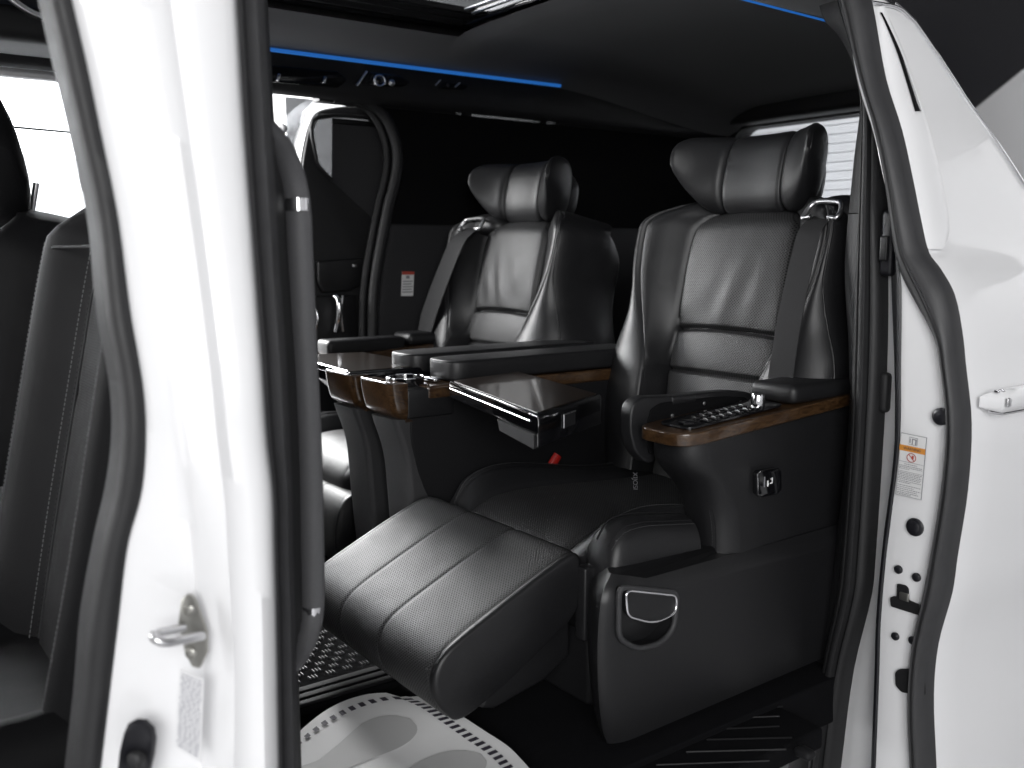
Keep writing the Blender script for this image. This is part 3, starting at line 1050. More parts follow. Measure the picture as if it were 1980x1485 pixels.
sl_ = loft('front_door_seal', seal, 'rubber', van, angle=60)
loft('sliding_door_seal', strip2, 'rubber_grey', van, angle=60)
box('rocker_panel', (-.9, .94, -.36), (1.05, .988, -.175), 'white_paint', van, .02)
# inner lining of the pillar
rows = []
for v in vv:
    a = at(ips(BS_R, v) - 14, v, y=1.00)
    b = at(ips(BS_R, v) + 3, v, y=1.03)
    fill = 20 * sst((v - 300) / 80) * (1 - sst((v - 1200) / 60))
    d = at(ips(BS_R, v) + 6 + fill, v, y=1.115)
    c = at(ips(FS_L, v), v, y=1.03)
    rows.append([a, b, d, Vector((d.x - .002, 1.13, d.z)), Vector((c.x, 1.06, c.z)), c])
loft('pillar_lining', rows, 'trim_dark', van)
# striker
pl = [(349, 1160), (360, 1149), (371, 1152), (378, 1165), (399, 1222), (400, 1262), (385, 1294), (370, 1290), (356, 1262), (343, 1205)]
YS = .925
pp = [at(a, b, y=YS) for a, b in pl]
nrm_s = Vector((-.75, -.66, 0)).normalized()
V = [p for p in pp] + [p - nrm_s * .005 for p in pp]
n = len(pp)
stk = mk('striker', V, [tuple(range(n)), tuple(range(2 * n - 1, n - 1, -1))] + [(j, (j + 1) % n, n + (j + 1) % n, n + j) for j in range(n)], 'zinc', bp)
bev(stk.data, .0016, 2)
lo = [at(354, 1214, y=YS - .004), at(330, 1219, y=YS - .012), at(306, 1224, y=YS - .02), at(297, 1229, y=YS - .028), at(305, 1238, y=YS - .034), at(325, 1242, y=YS - .036), at(352, 1237, y=YS - .03), at(382, 1231, y=YS - .018), at(390, 1230, y=YS - .005)]
tube('striker_loop', lo, .0046, 'satin_metal', stk, 10, 4)
for px, py in ((367, 1178), (370, 1262)):
    disc('striker_bolt', at(px, py, y=YS - .001), nrm_s, .0055, 'zinc', stk, .003, dome=.001)
# courtesy switch
YC = .935
cap = [at(a, b, y=YC) for a, b in ((266, 1389), (285, 1391), (299, 1405), (303, 1425), (300, 1455), (292, 1490), (283, 1510), (262, 1518), (240, 1510), (232, 1490), (236, 1450), (244, 1415), (252, 1396))]
cc = sum(cap, Vector()) / len(cap)
rings = [[p for p in cap], [p + nrm_s * .004 for p in cap], [cc.lerp(p, .88) + nrm_s * .006 for p in cap], [cc.lerp(p, .70) + nrm_s * .0035 for p in cap], [cc.lerp(p, .05) + nrm_s * .003 for p in cap]]
sw = loft('courtesy_switch', rings, 'grommet', bp, angle=60)
disc('switch_plunger', at(266, 1466, y=YC - .006), nrm_s, .009, 'rubber', sw, .006, dome=.003)
# printed placard on the pillar
pq = [at(a, b, y=YC - .02) for a, b in ((352, 1292), (398, 1310), (392, 1470), (342, 1440))]


def pl_pt(u, v, d=0):
    return pq[0].lerp(pq[1], u).lerp(pq[3].lerp(pq[2], u), v) + nrm_s * d


V = [pl_pt(*q, .004) for q in ((0, 0), (1, 0), (1, 1), (0, 1))] + [pl_pt(*q, .003) for q in ((0, 0), (1, 0), (1, 1), (0, 1))]
pcd = mk('tyre_placard', V, [(0, 1, 2, 3), (7, 6, 5, 4), (0, 4, 5, 1), (1, 5, 6, 2), (2, 6, 7, 3), (3, 7, 4, 0)], 'white_paint', bp, smooth=False)
Vq, Fq = [], []
for r_ in range(22):
    u = .06 + random.uniform(0, .08)
    v0 = .03 + r_ * .043
    while u < .93:
        du = random.uniform(.05, .22)
        k = len(Vq)
        Vq += [pl_pt(*q, .0046) for q in ((u, v0), (min(u + du, .95), v0), (min(u + du, .95), v0 + .02), (u, v0 + .02))]
        Fq.append((k, k + 1, k + 2, k + 3))
        u += du + .05
mk('placard_print', Vq, Fq, 'print_pale', pcd, smooth=False)
# long grab handle on the pillar's inner side
gpts = [p_ - _R * .001 for p_ in (at(500, 240, y=1.03), at(538, 282, y=1.06), at(560, 328, y=1.075), at(571, 370, y=1.08), at(577, 420, y=1.08), at(580, 500, y=1.08), at(587, 650, y=1.08), at(597, 850, y=1.08), at(601, 1000, y=1.08), at(603, 1120, y=1.08), at(602, 1180, y=1.078), at(592, 1225, y=1.07), at(570, 1268, y=1.055), at(530, 1305, y=1.02))]
gh = tube('grab_handle', gpts, .0142, 'grip_grey_lit', van, 14, 5, flat=1.25)
gh['label'] = 'long dark grey grab handle with bright rings'
for a, b in (((574, 384), (575, 408)), ((602.5, 1168), (602, 1196))):
    tube('handle_ring', [at(*a, y=1.08) - _R * .001, at(*b, y=1.08) - _R * .001], .0150, 'chrome', gh, 14, 0, 1.25)


# ================================================================== second-row captain seats
TB = Vector((.21, 0, .978)).normalized()
NB = Vector((-TB.z, 0, TB.x))
PB = Vector((1.543, 0, .597))
WT = [(-.08, .285), (-.03, .302), (.03, .316), (.12, .320), (.2, .306), (.27, .280), (.33, .268), (.39, .269), (.44, .271), (.47, .266), (.495, .249), (.515, .216), (.53, .168), (.538, .115)]
QT = [(-.08, .150), (.10, .150), (.16, .160), (.23, .188), (.32, .224), (.38, .238), (.46, .240), (.49, .222), (.51, .190), (.53, .146), (.538, .10)]
PT = [(-.08, .160), (.08, .158), (.17, .146), (.25, .139), (.40, .139), (.46, .134), (.49, .120), (.51, .09), (.538, .06)]


def seat(name, label, yc, m, near):
    root = thing(name, label, 'car seat', (1.3, yc, 0), 'second-row captain seats')

    def B(s, y, off):
        p = PB + TB * (s - .25) + NB * off
        if s < .22 and y < -.296:
            y = -.296 + (y + .296) * .1
        return Vector((p.x, yc + m * y, p.z))

    def W(x, y, z):
        return Vector((x, yc + m * y, z))

    def surf(s, y):
        ya = abs(y)
        wv, qv, pv = ips(WT, s), ips(QT, s), ips(PT, s)
        pv = min(pv, qv - .004)
        h = .052 + .02 * gs(s - .10, .12)
        roll = -.085 * sst((s - .455) / .10) ** 1.5
        if ya <= pv:
            o = .010 * (1 - (ya / pv) ** 2)
            o += .011 * math.sin(math.pi * max(0, min(1, (s - .25) / .24))) ** .6 if s > .25 else 0
            o += .006 * math.sin(math.pi * max(0, min(1, (s - .155) / .095))) ** .6 if .155 < s < .25 else 0
            o -= .016 * gs(s - .25 + .006 * (y / .14) ** 2, .0045) + .010 * gs(s - .155, .004)
            if s > .25:
                o += .0030 * gs(s - .32, .06) * gs(y + .03, .07) * math.sin(88 * y + 26 * s) + .002 * gs(s - .29, .03) * math.sin(45 * y + 2)
        elif ya <= qv:
            t = (ya - pv) / (qv - pv)
            o = h * sst(t) ** .9
        else:
            t = (ya - qv) / max(1e-6, wv - qv)
            o = h + .006 * math.sin(math.pi * min(1, t * 1.4)) - (h + .04) * (1 - math.sqrt(max(0, 1 - t ** 4.2)))
        o -= .013 * gs(ya - pv, .0048) + (.0045 * gs(ya - qv, .0028))
        return o + roll

    # ---- backrest
    ss = [-.08 + .62 * k / 110 for k in range(110)]
    ss = sorted([s for s in ss if s < .535] + [.536] + [c_ + .0016 * k for c_ in (.25, .155) for k in range(-7, 8)])
    rings, uvs, regs = [], [], None
    for s in ss:
        wv, qv, pv = ips(WT, s), ips(QT, s), ips(PT, s)
        pv = min(pv, qv - .004)
        half = [0] + [pv * k / 14 for k in range(1, 12)] + [pv - .012, pv - .007, pv - .0035, pv, pv + .003, pv + .0065]
        a = pv + .0065
        half += [a + (qv - .006 - a) * k / 6 for k in range(1, 7)] + [qv - .003, qv, qv + .003, qv + .006]
        a = qv + .006
        half += [a + (wv - a) * math.sin(math.pi / 2 * k / 9) for k in range(1, 10)]
        half = [max(0, min(wv, h)) for h in half]
        for k in range(1, len(half)):
            half[k] = max(half[k], half[k - 1] + 1e-5)
        ysn = [-h for h in reversed(half[1:])] + half
        ring = [B(s, y, surf(s, y)) for y in ysn]
        uvr = [(y, s) for y in ysn]
        oe = surf(s, wv)
        bb = -.185 + .06 * sst((s - .40) / .14)
        back = [(wv + .004, oe - .025), (wv + .005, oe - .06), (wv - .006, bb + .03), (wv - .035, bb), (0, bb - .01), (-wv + .035, bb), (-wv + .006, bb + .03), (-wv - .005, oe - .06), (-wv - .004, oe - .025)]
        ring += [B(s, y, o) for y, o in back]
        uvr += [(y, s) for y, o in back]
        rings.append(ring)
        uvs += uvr
    nh = len(half)
    mid = nh - 1

    def region(i, j):
        # perforated leather inside the central panel
        return 1 if mid - 15 <= j < mid + 15 and ss[i] < .50 else 0
    br = loft('backrest', rings, ['leather', 'leather_perforated'], root, angle=75, uv=uvs, mi=region)
    for sg in (-1, 1):
        stitches('stitching', [B(s, sg * (ips(QT, s) + .009), surf(s, ips(QT, s) + .009) + .0006) for s in [.03 + .01 * k for k in range(50)]], br, NB)
        tube('piping', [B(s, sg * min(ips(WT, s) - .014, ips(WT, s) * .95), surf(s, min(ips(WT, s) - .014, ips(WT, s) * .95)) + .0004) for s in [.0 + .01 * k for k in range(53)]], .0022, 'leather_smooth', br, 6)
    for sg in (-1, 1):
        tube('seam', [B(s, sg * ips(QT, s), surf(s, ips(QT, s)) + .0003) for s in [.02 + .008 * k for k in range(64)]], .0011, 'hole', br, 5)
        tube('seam', [B(s, sg * min(ips(PT, s), ips(QT, s) - .004), surf(s, min(ips(PT, s), ips(QT, s) - .004)) + .0004) for s in [.02 + .008 * k for k in range(59)]], .0013, 'hole', br, 5)
    for s0 in (.147,):
        stitches('stitching', [B(s0, y, surf(s0, y) + .0005) for y in [-.14 + .01 * k for k in range(29)]], br, NB)

    # ---- headrest
    def hring(sc_, oc, hs, ho, y, p=2.7, n=26, lean=0):
        out = []
        for k in range(n):
            a = 2 * math.pi * k / n
            c, d = math.cos(a), math.sin(a)
            out.append(B(sc_ + hs * math.copysign(abs(d) ** (2 / p), d), y, oc + ho * math.copysign(abs(c) ** (2 / p), c) + lean * d))
        return out
    yw = .076
    prof = [(-yw, .9), (-yw + .004, .965), (-yw + .012, .995), (-yw * .5, 1.0), (0, 1.0), (yw * .5, 1.0), (yw - .012, .995), (yw - .004, .965), (yw, .9)]
    hr_ = loft('headrest', [hring(.587, -.046 + .006 * (y / yw) ** 2, .088 * k, .050 * k, y) for y, k in prof], 'leather_smooth', root, angle=70)
    for sg in (-1, 1):
        rr = []
        N = 15
        for k in range(N):
            u = k / (N - 1)
            y = yw + .004 + .102 * math.sin(u * 1.25) / math.sin(1.25)
            oc = -.038 + .098 * u ** 1.4
            top = ips([(0, .674), (.4, .672), (.75, .660), (.92, .640), (1, .616)], u)
            bot = ips([(0, .502), (.3, .510), (.6, .540), (.85, .574), (1, .598)], u)
            th = ips([(0, .046), (.04, .052), (.5, .044), (.85, .030), (.96, .016), (1, .003)], u)
            kk = .93 if k == 0 else 1
            rr.append(hring((top + bot) / 2, oc, (top - bot) / 2 * kk, th, sg * y, 2.5))
        wg = loft('headrest_wing', rr, 'leather_smooth', root, angle=70)
        ed = []
        for k in range(15):
            u = .30 + .70 * k / 14
            y = yw + .004 + .102 * math.sin(u * 1.25) / math.sin(1.25)
            bot = ips([(0, .502), (.3, .510), (.6, .540), (.85, .574), (1, .598)], u)
            ed.append(B(bot + .006, sg * y, -.038 + .098 * u ** 1.4 + .8 * ips([(0, .040), (.5, .036), (.85, .024), (.96, .014), (1, .003)], u) * .55))
        for k in range(8):
            u = 1 - .5 * k / 7
            y = yw + .004 + .102 * math.sin(u * 1.25) / math.sin(1.25)
            top = ips([(0, .674), (.4, .672), (.75, .660), (.92, .640), (1, .616)], u)
            ed.append(B(top - .005, sg * y, -.038 + .098 * u ** 1.4 + .45 * ips([(0, .040), (.5, .036), (.85, .024), (.96, .014), (1, .003)], u)))
        tube('wing_piping', ed, .0016, 'leather_smooth', wg, 6, 3)
    # rear shell
    loft('headrest_shell', [hring(.585, -.080, .072 * k, .055 * k, y) for y, k in ((-.098, .4), (-.09, .75), (-.075, .92), (-.04, 1), (.04, 1), (.075, .92), (.09, .75), (.098, .4))], 'leather_smooth', root, angle=70)
    for y in (-.048, .012):
        tube('headrest_post', [B(.44, y, -.045), B(.54, y, -.045)], .006, 'chrome', root, 10)

    # ---- shoulder belt, its guide and the hump it comes out of
    if near:
        b0, b1 = (-.247, -.196, .468), (-.243, -.186, .10)
    else:
        b0, b1 = (-.205, -.125, .468), (-.36, -.27, .02)
    rows = []
    for k in range(25):
        t = k / 24
        s = .478 + (b1[2] - .478) * t
        ya, yb = b0[0] + (b1[0] - b0[0]) * t, b0[1] + (b1[1] - b0[1]) * t
        off = .070 - .035 * (1 - min(1, t * 8)) ** 2 + .012 * math.sin(math.pi * t)
        rows.append([B(s, ya, off), B(s, (ya + yb) / 2, off + .001), B(s, yb, off), B(s, yb, off - .0016), B(s, ya, off - .0016)])
    loft('seat_belt', rows, 'belt', root, angle=60)
    ga, gb = b0[0], b0[1]
    gc = (ga + gb) / 2
    gw = (gb - ga) / 2
    gd = tube('belt_guide', [B(.470, ga + .006, .052), B(.468, ga - .010, .052), B(.478, ga - .014, .046), B(.496, ga - .008, .038), B(.503, ga + .006, .034), B(.505, gb - .006, .034), B(.497, gb + .008, .038), B(.480, gb + .012, .046), B(.470, gb + .010, .052), B(.472, gb - .006, .052)], .0052, 'satin_metal', root, 8, 5)
    rr = []
    for k in range(11):
        y = gc + (k / 10 - .5) * (2 * gw + .07)
        e = math.sqrt(max(.02, 1 - (2 * (k / 10) - 1) ** 2))
        rr.append(hring(.492, -.035, .035 * e ** .6 + .004, .058 * e ** .5, y, 2.3, 18))
    loft('belt_hump', rr, 'leather', root, angle=70)

    # ---- cushion
    def csec(y):
        ya = abs(y)
        bol = .038 * sst((ya - .146) / .06) - .050 * sst((ya - .205) / .042) ** 2
        g = -.010 * gs(ya - .150, .005) - .004 * gs(ya - .198, .003)
        d = bol + g + .006 * (1 - min(1, ya / .15) ** 2)
        fx = -.014 * (1 - sst((ya - .12) / .12)) + .014 * sst((ya - .17) / .075)
        P = [(1.50, .20), (1.50, .272 + d), (1.42, .272 + d * .5), (1.32, .278 + d * .55), (1.22, .286 + d * .8), (1.13, .291 + d), (1.07, .290 + d * .95), (1.03, .281 + d * .8), (1.003 + fx * .6, .264 + d * .5), (.987 + fx, .240 + d * .2), (.983 + fx, .21), (.987 + fx, .17), (1.01 + fx, .13), (1.2, .13), (1.50, .13)]
        return P
    ysn = sorted(set([round(v * s_, 4) for s_ in (-1, 1) for v in [0, .03, .06, .09, .12, .135, .143, .147, .150, .153, .157, .165, .175, .185, .192, .195, .198, .201, .205, .213, .222, .232, .240, .245, .2475]]))
    rings, uvs = [], []
    for y in ysn:
        sec = [Vector((a, 0, b)) for a, b in csec(y)]
        top = crom(sec[1:13], 4)
        full = [sec[0]] + top + sec[13:]
        acc = 0
        prev = None
        for q in full:
            acc += (q - prev).length if prev is not None else 0
            prev = q
            uvs.append((y, acc))
        rings.append([W(q.x, y, q.z) for q in full])
    iy = {i: y for i, y in enumerate(ysn)}

    def creg(i, j):
        return 1 if abs((ysn[i] + ysn[i + 1]) / 2) < .15 else 0
    cu = loft('cushion', rings, ['leather', 'leather_perforated'], root, angle=75, uv=uvs, mi=creg)
    for sg in (-1, 1):
        sec = crom([Vector((a, 0, b)) for a, b in csec(.206)][2:11], 6)
        stitches('stitching', [W(q.x, sg * .2055, q.z + .001) for q in sec], cu, (-.4, 0, 1))
    # fat outer side bolster
    rr = []
    for k in range(16):
        t = k / 15
        x = .972 + .20 * t
        e = math.sqrt(1 - (1 - min(1, t * 3.2)) ** 2.4)
        zt = .245 + .088 * e - .03 * max(0, t - .45)
        zb = .20 - .0 * t
        yo_c, hw_ = -.252, .026 + .014 * e
        rg_ = []
        for j in range(22):
            a = 2 * math.pi * j / 22
            c, d = math.cos(a), math.sin(a)
            zz = (zt + zb) / 2 + (zt - zb) / 2 * math.copysign(abs(d) ** .75, d)
            yy = yo_c + hw_ * math.copysign(abs(c) ** .75, c) + .014 * (zz - zb) / .13
            gz = .004 * gs(a - 1.95, .10) + .004 * gs(a - 1.2, .10)
            rg_.append(W(x, yy, zz - gz))
        rr.append(rg_)
    sb = loft('side_bolster', rr, 'leather', root, angle=75)
    for ai in (5, 7):
        tube('seam', [r_[ai] + Vector((-.0004, 0, .0004)) for r_ in rr[1:]], .0013, 'hole', sb, 5)
    stitches('stitching', [rr[q][8 if m > 0 else 8] + Vector((-.0004, -.0004 * m, .0008)) for q in range(1, 16)], sb, (-.4, -.5 * m, .7))

    # ---- ottoman
    if near:
        Wd = .228
        prof = [(.956, .190), (.964, .266), (.947, .284), (.905, .271), (.84, .244), (.78, .217), (.735, .196), (.706, .179), (.690, .160), (.684, .136), (.690, .108), (.708, .082), (.732, .069), (.80, .096), (.88, .140)]
        cen = Vector((.83, 0, .165))
    else:
        Wd = .215
        prof = [(.965, .17), (.985, .205), (.965, .210), (.945, .200), (.930, .18), (.922, .15), (.918, .11), (.921, .07), (.935, .05), (.98, .05), (.995, .11)]
        cen = Vector((.955, 0, .13))
    oy = .005
    cols = [(-Wd, .93), (-Wd + .0012, .968), (-Wd + .0045, .990), (-Wd + .009, .996), (-Wd + .012, .982), (-Wd + .015, .994), (-Wd + .022, 1.002)]
    g1, g2 = -.058, .080
    base = [-.20, -.17, -.14, -.11, -.085, g1 - .010, g1 - .006, g1 - .003, g1, g1 + .003, g1 + .006, g1 + .010, -.03, 0, .03, .055, g2 - .010, g2 - .006, g2 - .003, g2, g2 + .003, g2 + .006, g2 + .010, .11, .14, .17, .20]
    cols = cols + [(y, 1 + .006 - .024 * gs(y - g1, .0042) - .024 * gs(y - g2, .0042)) for y in base if abs(y) < Wd - .026] + [(-y, k) for y, k in reversed(cols)]
    rings, uvs = [], []
    P3 = crom([Vector((a, 0, b)) for a, b in prof], 5, True)
    for y, k in cols:
        acc = 0
        prev = None
        rg_ = []
        for q in P3:
            q2 = cen + (q - cen) * k
            acc += (q - prev).length if prev is not None else 0
            prev = q
            uvs.append((y, acc))
            rg_.append(W(q2.x, oy + y, q2.z))
        rings.append(rg_)
    nc = len(cols)
    ot = loft('ottoman', rings, ['leather', 'leather_perforated'], root, angle=75, uv=uvs, mi=lambda i, j: 1 if 5 <= i < nc - 6 else 0)
    if near:
        br_ = prism('ottoman_bracket', [(.985, .20), (.985, .085), (.93, .055), (.83, .035), (.80, .045), (.82, .085), (.90, .13), (.95, .18)], lambda a, c, t: W(a, t, c), -.17, .17, 'plastic_black', root, .008)
        prism('ottoman_slide', [(.955, .262), (.985, .262), (.985, .14), (.955, .14)], lambda a, c, t: W(a, t, c), -.24, -.215, 'plastic_black', root, .004)

    # ---- plastic base shells either side
    def base_ring(z, yin, yout, xf, e):
        c0, c1, c2 = Vector((xf + .105 + e, -yout)), Vector((xf + .012 + e, -yout - .004)), Vector((xf + .095 + e, -yin))
        out = [W(1.62, -yout + .012, z)]
        for k in range(15):
            t = k / 14
            q = c0 * (1 - t) ** 2 + c1 * 2 * t * (1 - t) + c2 * t * t
            q = q.lerp(c0.lerp(c1, min(1, t * 2)).lerp(c1.lerp(c2, max(0, t * 2 - 1)), t) , .35)
            out.append(W(q.x, q.y, z))
        return out + [W(1.62, -yin, z)]
    XF = [(0, .905), (.03, .893), (.10, .882), (.18, .878), (.25, .884), (.285, .90)]
    rr = []
    for k in range(19):
        z = .002 + .275 * k / 18
        e = .014 * sst((z - .247) / .03)
        rr.append(base_ring(z, .225 + e, .33 - e - .008 * (1 - z / .29), ips(XF, z), e))
    # slope the top towards the rear
    for rg_ in rr:
        for v_ in rg_:
            if v_.z > .13:
                v_.z -= (v_.z - .13) / .145 * (.045 * sst((v_.x - .92) / .2) - .02 * sst((v_.x - 1.2) / .4))
    bs = loft('seat_base', rr, 'plastic_black', root, angle=50)
    prism('seat_frame', [(1.0, .0), (1.62, .0), (1.62, .20), (1.0, .14)], lambda a, c, t: W(a, t, c), -.20, .22, 'plastic_black', root, .01)
    if near:
        # release lever in its recess
        pts = [(.944, .262), (1.070, .226), (1.064, .168), (1.035, .150), (.985, .153), (.945, .180)]
        cp = rpoly(pts, .016, 4)
        ctr = prism('cutter', cp, lambda a, c, t: Vector((a, t, c)), .90, yc - .302, 'hole')
        cut(bs, ctr)
        mg = [Vector((a, yc - .3305, c)) for a, c in cp]
        rim = tube('recess_rim', mg + [mg[0]], .0048, 'plastic_grained', bs, 8)
        lo_ = rpoly([(.955, .2545), (1.063, .2235), (1.059, .197), (1.012, .190), (.957, .214)], [.012, .012, .012, .04, .012], 5)
        lv = prism('release_lever', lo_, lambda a, c, t: Vector((a, t - .006 * (.2545 - c) / .07, c)), yc - .333, yc - .320, 'plastic_black', bs, .003)
        ring = [Vector((a, yc - .3335 - .006 * (.2545 - c) / .07, c)) for a, c in lo_]
        tube('lever_trim', ring + [ring[0]], .0021, 'chrome', lv, 8)

    # ---- outer armrest column
    AX = sorted([(at(a, b, y=1.13).z, at(a, b, y=1.13).x) for a, b in ((1255, 845), (1258, 862), (1266, 882), (1284, 906), (1301, 936), (1313, 970), (1319, 1010), (1319, 1060), (1313, 1105), (1318, 1130))])
    rr = []
    for k in range(26):
        z = .205 + .272 * k / 25
        xf = ips(AX, z)
        yo_, yi_ = .312 + .004 * sst((z - .3) / .15), .215
        r_ = .046
        rg_ = [W(1.63, -yo_ + .02, z)]
        for q in range(9):
            a = math.pi / 2 * q / 8
            rg_.append(W(xf + r_ * (1 - math.sin(a)), -(yo_ - r_ * (1 - math.cos(a))), z))
        for q in range(1, 6):
            a = math.pi / 2 * q / 5
            rg_.append(W(xf + .025 * (1 - math.cos(a)), -(yi_ + .025 * (1 - math.sin(a))), z))
        rg_.append(W(1.63, -yi_, z))
        rr.append(rg_)
    def wz(a):
        return -.027 + .034 * max(0, min(1, (a - 1.09) / .45))
    for q, rg_ in enumerate(rr):
        for v_ in rg_:
            v_.z += wz(v_.x) * (q / 25) ** 2
    ac = loft('armrest_column', rr, 'leather', root, angle=60)
    stitches('stitching', [W(ips(AX, z) + .004, -.284, z) + Vector((-.0012, -m * .001, 0)) for z in [.235 + .008 * k for k in range(30)]], ac, (-.8, -m * .6, 0), r=.0004)
    tube('column_seam', [W(ips(AX, z) + .006, -.290, z) for z in [.215 + .01 * k for k in range(27)]], .0011, 'hole', ac, 6)
    wp_ = rpoly([(1.086, -.322), (1.63, -.316), (1.63, -.205), (1.092, -.205)], [.055, .004, .004, .03], 16)
    wd = prism('wood_trim', wp_, lambda a, c, t: W(a, c, t + wz(a)), .4785, .500, 'wood', root, .008, 4)
    if near:
        # control panel inset in the wood
        cp_ = rpoly([(1.118, -.302), (1.357, -.302), (1.357, -.228), (1.118, -.228)], .02, 5)
        pn = prism('control_panel', cp_, lambda a, c, t: W(a, c, t + wz(a)), .5002, .5045, 'gloss_black', wd, .001)
        for q in range(7):
            xx = 1.165 + .0195 * q
            for yy, wy in ((-.288, .018), (-.262, .018)):
                z0 = .5045 + wz(xx)
                box('panel_button', tuple(W(xx, yy - wy / 2, z0)), tuple(W(xx + .013, yy + wy / 2, z0 + .0035)), 'gloss_black', pn, .001, 2)
                tube('button_edge', [W(xx + .002, yy - wy / 2 + .002, z0 + .0045), W(xx + .006, yy, z0 + .0052), W(xx + .007, yy + wy / 2 - .002, z0 + .0045)], .0006, 'satin_metal', pn, 5)
        disc('panel_dial', W(1.142, -.272, .5045 + wz(1.142)), (0, 0, 1), .014, 'gloss_black', pn, .003, dome=.003)
        p_ = W(1.322, -.270, .504 + wz(1.322))
        loft('control_knob', [[p_ + Vector((.012 * k_ * math.cos(a), .012 * k_ * math.sin(a), h_)) for a in [2 * math.pi * j / 18 for j in range(18)]] for k_, h_ in ((1, 0), (1, .016), (.85, .020), (.05, .020))], 'chrome', pn, angle=50)
    else:
        box('armrest_lid', tuple(W(1.12, -.300, .478)), tuple(W(1.362, -.222, .520)), 'leather', root, .012, 4)
    # rear pad and the opened lid standing on its edge
    rp = box('armrest_pad', tuple(W(1.366, -.312, .494)), tuple(W(1.66, -.212, .529)), 'leather', root, .014, 4)
    if near:
        fl_ = [(1209, 800), (1215, 778), (1232, 766), (1290, 764), (1350, 758), (1405, 754), (1440, 757), (1457, 772), (1452, 800), (1290, 830), (1268, 842), (1256, 862), (1258, 890), (1240, 894), (1218, 872), (1209, 836)]
        fp = rpoly([(at(a, b, y=1.165).x, at(a, b, y=1.165).z) for a, b in fl_], .012, 4)
        ld = prism('armrest_lid', fp, lambda a, c, t: W(a, t, c), -.197, -.170, 'leather', root, .009, 4)
        fl_ = [(1252, 815), (1258, 792), (1275, 780), (1300, 776), (1400, 766), (1440, 768), (1448, 776), (1446, 806), (1290, 836), (1274, 848), (1264, 868), (1263, 880), (1254, 876), (1250, 850)]
        fi = [(at(a, b, y=1.151).x, at(a, b, y=1.151).z) for a, b in fl_]
        prism('lid_liner', rpoly(fi, .004, 3), lambda a, c, t: W(a, t, c), -.1995, -.195, 'trim_black', ld, .001)
        for px_, pz_ in ((1300, 804), (1362, 780), (1432, 778)):
            q = at(px_, pz_, y=1.149)
            disc('lid_screw', Vector((q.x, yc - .1996, q.z)), (0, -m, 0), .0035, 'satin_metal', ld, .001)
        q = at(1315, 766, y=1.16)
        box('lid_catch', (q.x - .03, yc - .2, q.z - .012), (q.x + .03, yc - .176, q.z + .003), 'plastic_black', ld, .003)
        tg_ = text('brand_tag', 'XIJOSI', .0115, 'tag_ink', root, basis(at(1228, 930, y=1.18), (.05, 0, -1), (.72, -.69, 0), (-.69, -.72, 0)))
        # socket plate on the outer face
        qs = [at(a, b, y=yc - .319) for a, b in ((1466, 910), (1500, 904), (1508, 910), (1508, 946), (1500, 955), (1468, 961), (1461, 955), (1461, 916))]
        sp = prism('socket_plate', [(q.x, q.z) for q in qs], lambda a, c, t: Vector((a, t, c)), yc - .3235, yc - .312, 'gloss_black', ac, .002)
        tube('plate_edge', [Vector((q.x, yc - .3238, q.z)) for q in (qs[1], qs[0], qs[7], qs[6], qs[5])], .0016, 'chrome', sp, 6)
        for a, b, s_ in ((1486, 931, 'ㅏ'), ):
            pass
        c0 = at(1485, 935, y=yc - .3245)
        box('socket_mark', (c0.x - .0012, yc - .3248, c0.z - .005), (c0.x + .001, yc - .3236, c0.z + .005), 'paper', sp)
        box('socket_mark', (c0.x - .002, yc - .3249, c0.z - .003), (c0.x + .002, yc - .3238, c0.z + .0), 'paper', sp)
        c0 = at(1493, 929, y=yc - .3245)
        box('socket_mark', (c0.x, yc - .3248, c0.z - .004), (c0.x + .0014, yc - .3236, c0.z + .005), 'paper', sp)
        box('socket_mark', (c0.x - .005, yc - .3249, c0.z - .005), (c0.x + .001, yc - .3237, c0.z - .0035), 'paper', sp)
        box('socket_mark', (c0.x - .003, yc - .3249, c0.z + .002), (c0.x, yc - .3237, c0.z + .0035), 'paper', sp)
        c0 = at(1478.5, 932, y=yc - .3245)
        box('socket_mark', (c0.x - .001, yc - .3248, c0.z - .009), (c0.x + .001, yc - .3236, c0.z + .009), 'print_grey', sp)

    # ---- inner armrest with cup-holder console
    ry0, ry1 = (.265, .375) if near else (.262, .372)
    fx_ = 1.03
    pr = rpoly([(fx_, ry0), (1.56, ry0), (1.56, ry1), (fx_, ry1)], [.045, .01, .01, .045], 7)
    pad = prism('inner_armrest', pr, lambda a, c, t: W(a, c, t), .498, .540, 'leather', root, .011, 4)
    edge = [W(a, c, .541) + (W(a, c, 0) - W(1.3, (ry0 + ry1) / 2, 0)).normalized() * .0 for a, c in pr]
    tube('pad_piping', [W(1.3 + (a - 1.3) * .995, (ry0 + ry1) / 2 + (c - (ry0 + ry1) / 2) * .975, .5375) for a, c in pr[8:] + pr[:8]][:32], .0013, 'leather_smooth', pad, 5)
    wi = prism('console_wood', rpoly([(.965, ry0 - .01), (1.57, ry0 - .004), (1.57, ry1 - .01), (.965, ry1 - .01)], .01, 3), lambda a, c, t: W(a, c, t), .470, .4965, 'wood', root, .004)
    cy0, cy1 = ry0 - .012, ry1 + .012
    # front wood-faced box
    XB = [(.428, .912), (.44, .898), (.46, .890), (.49, .884), (.507, .882)]
    rr = []
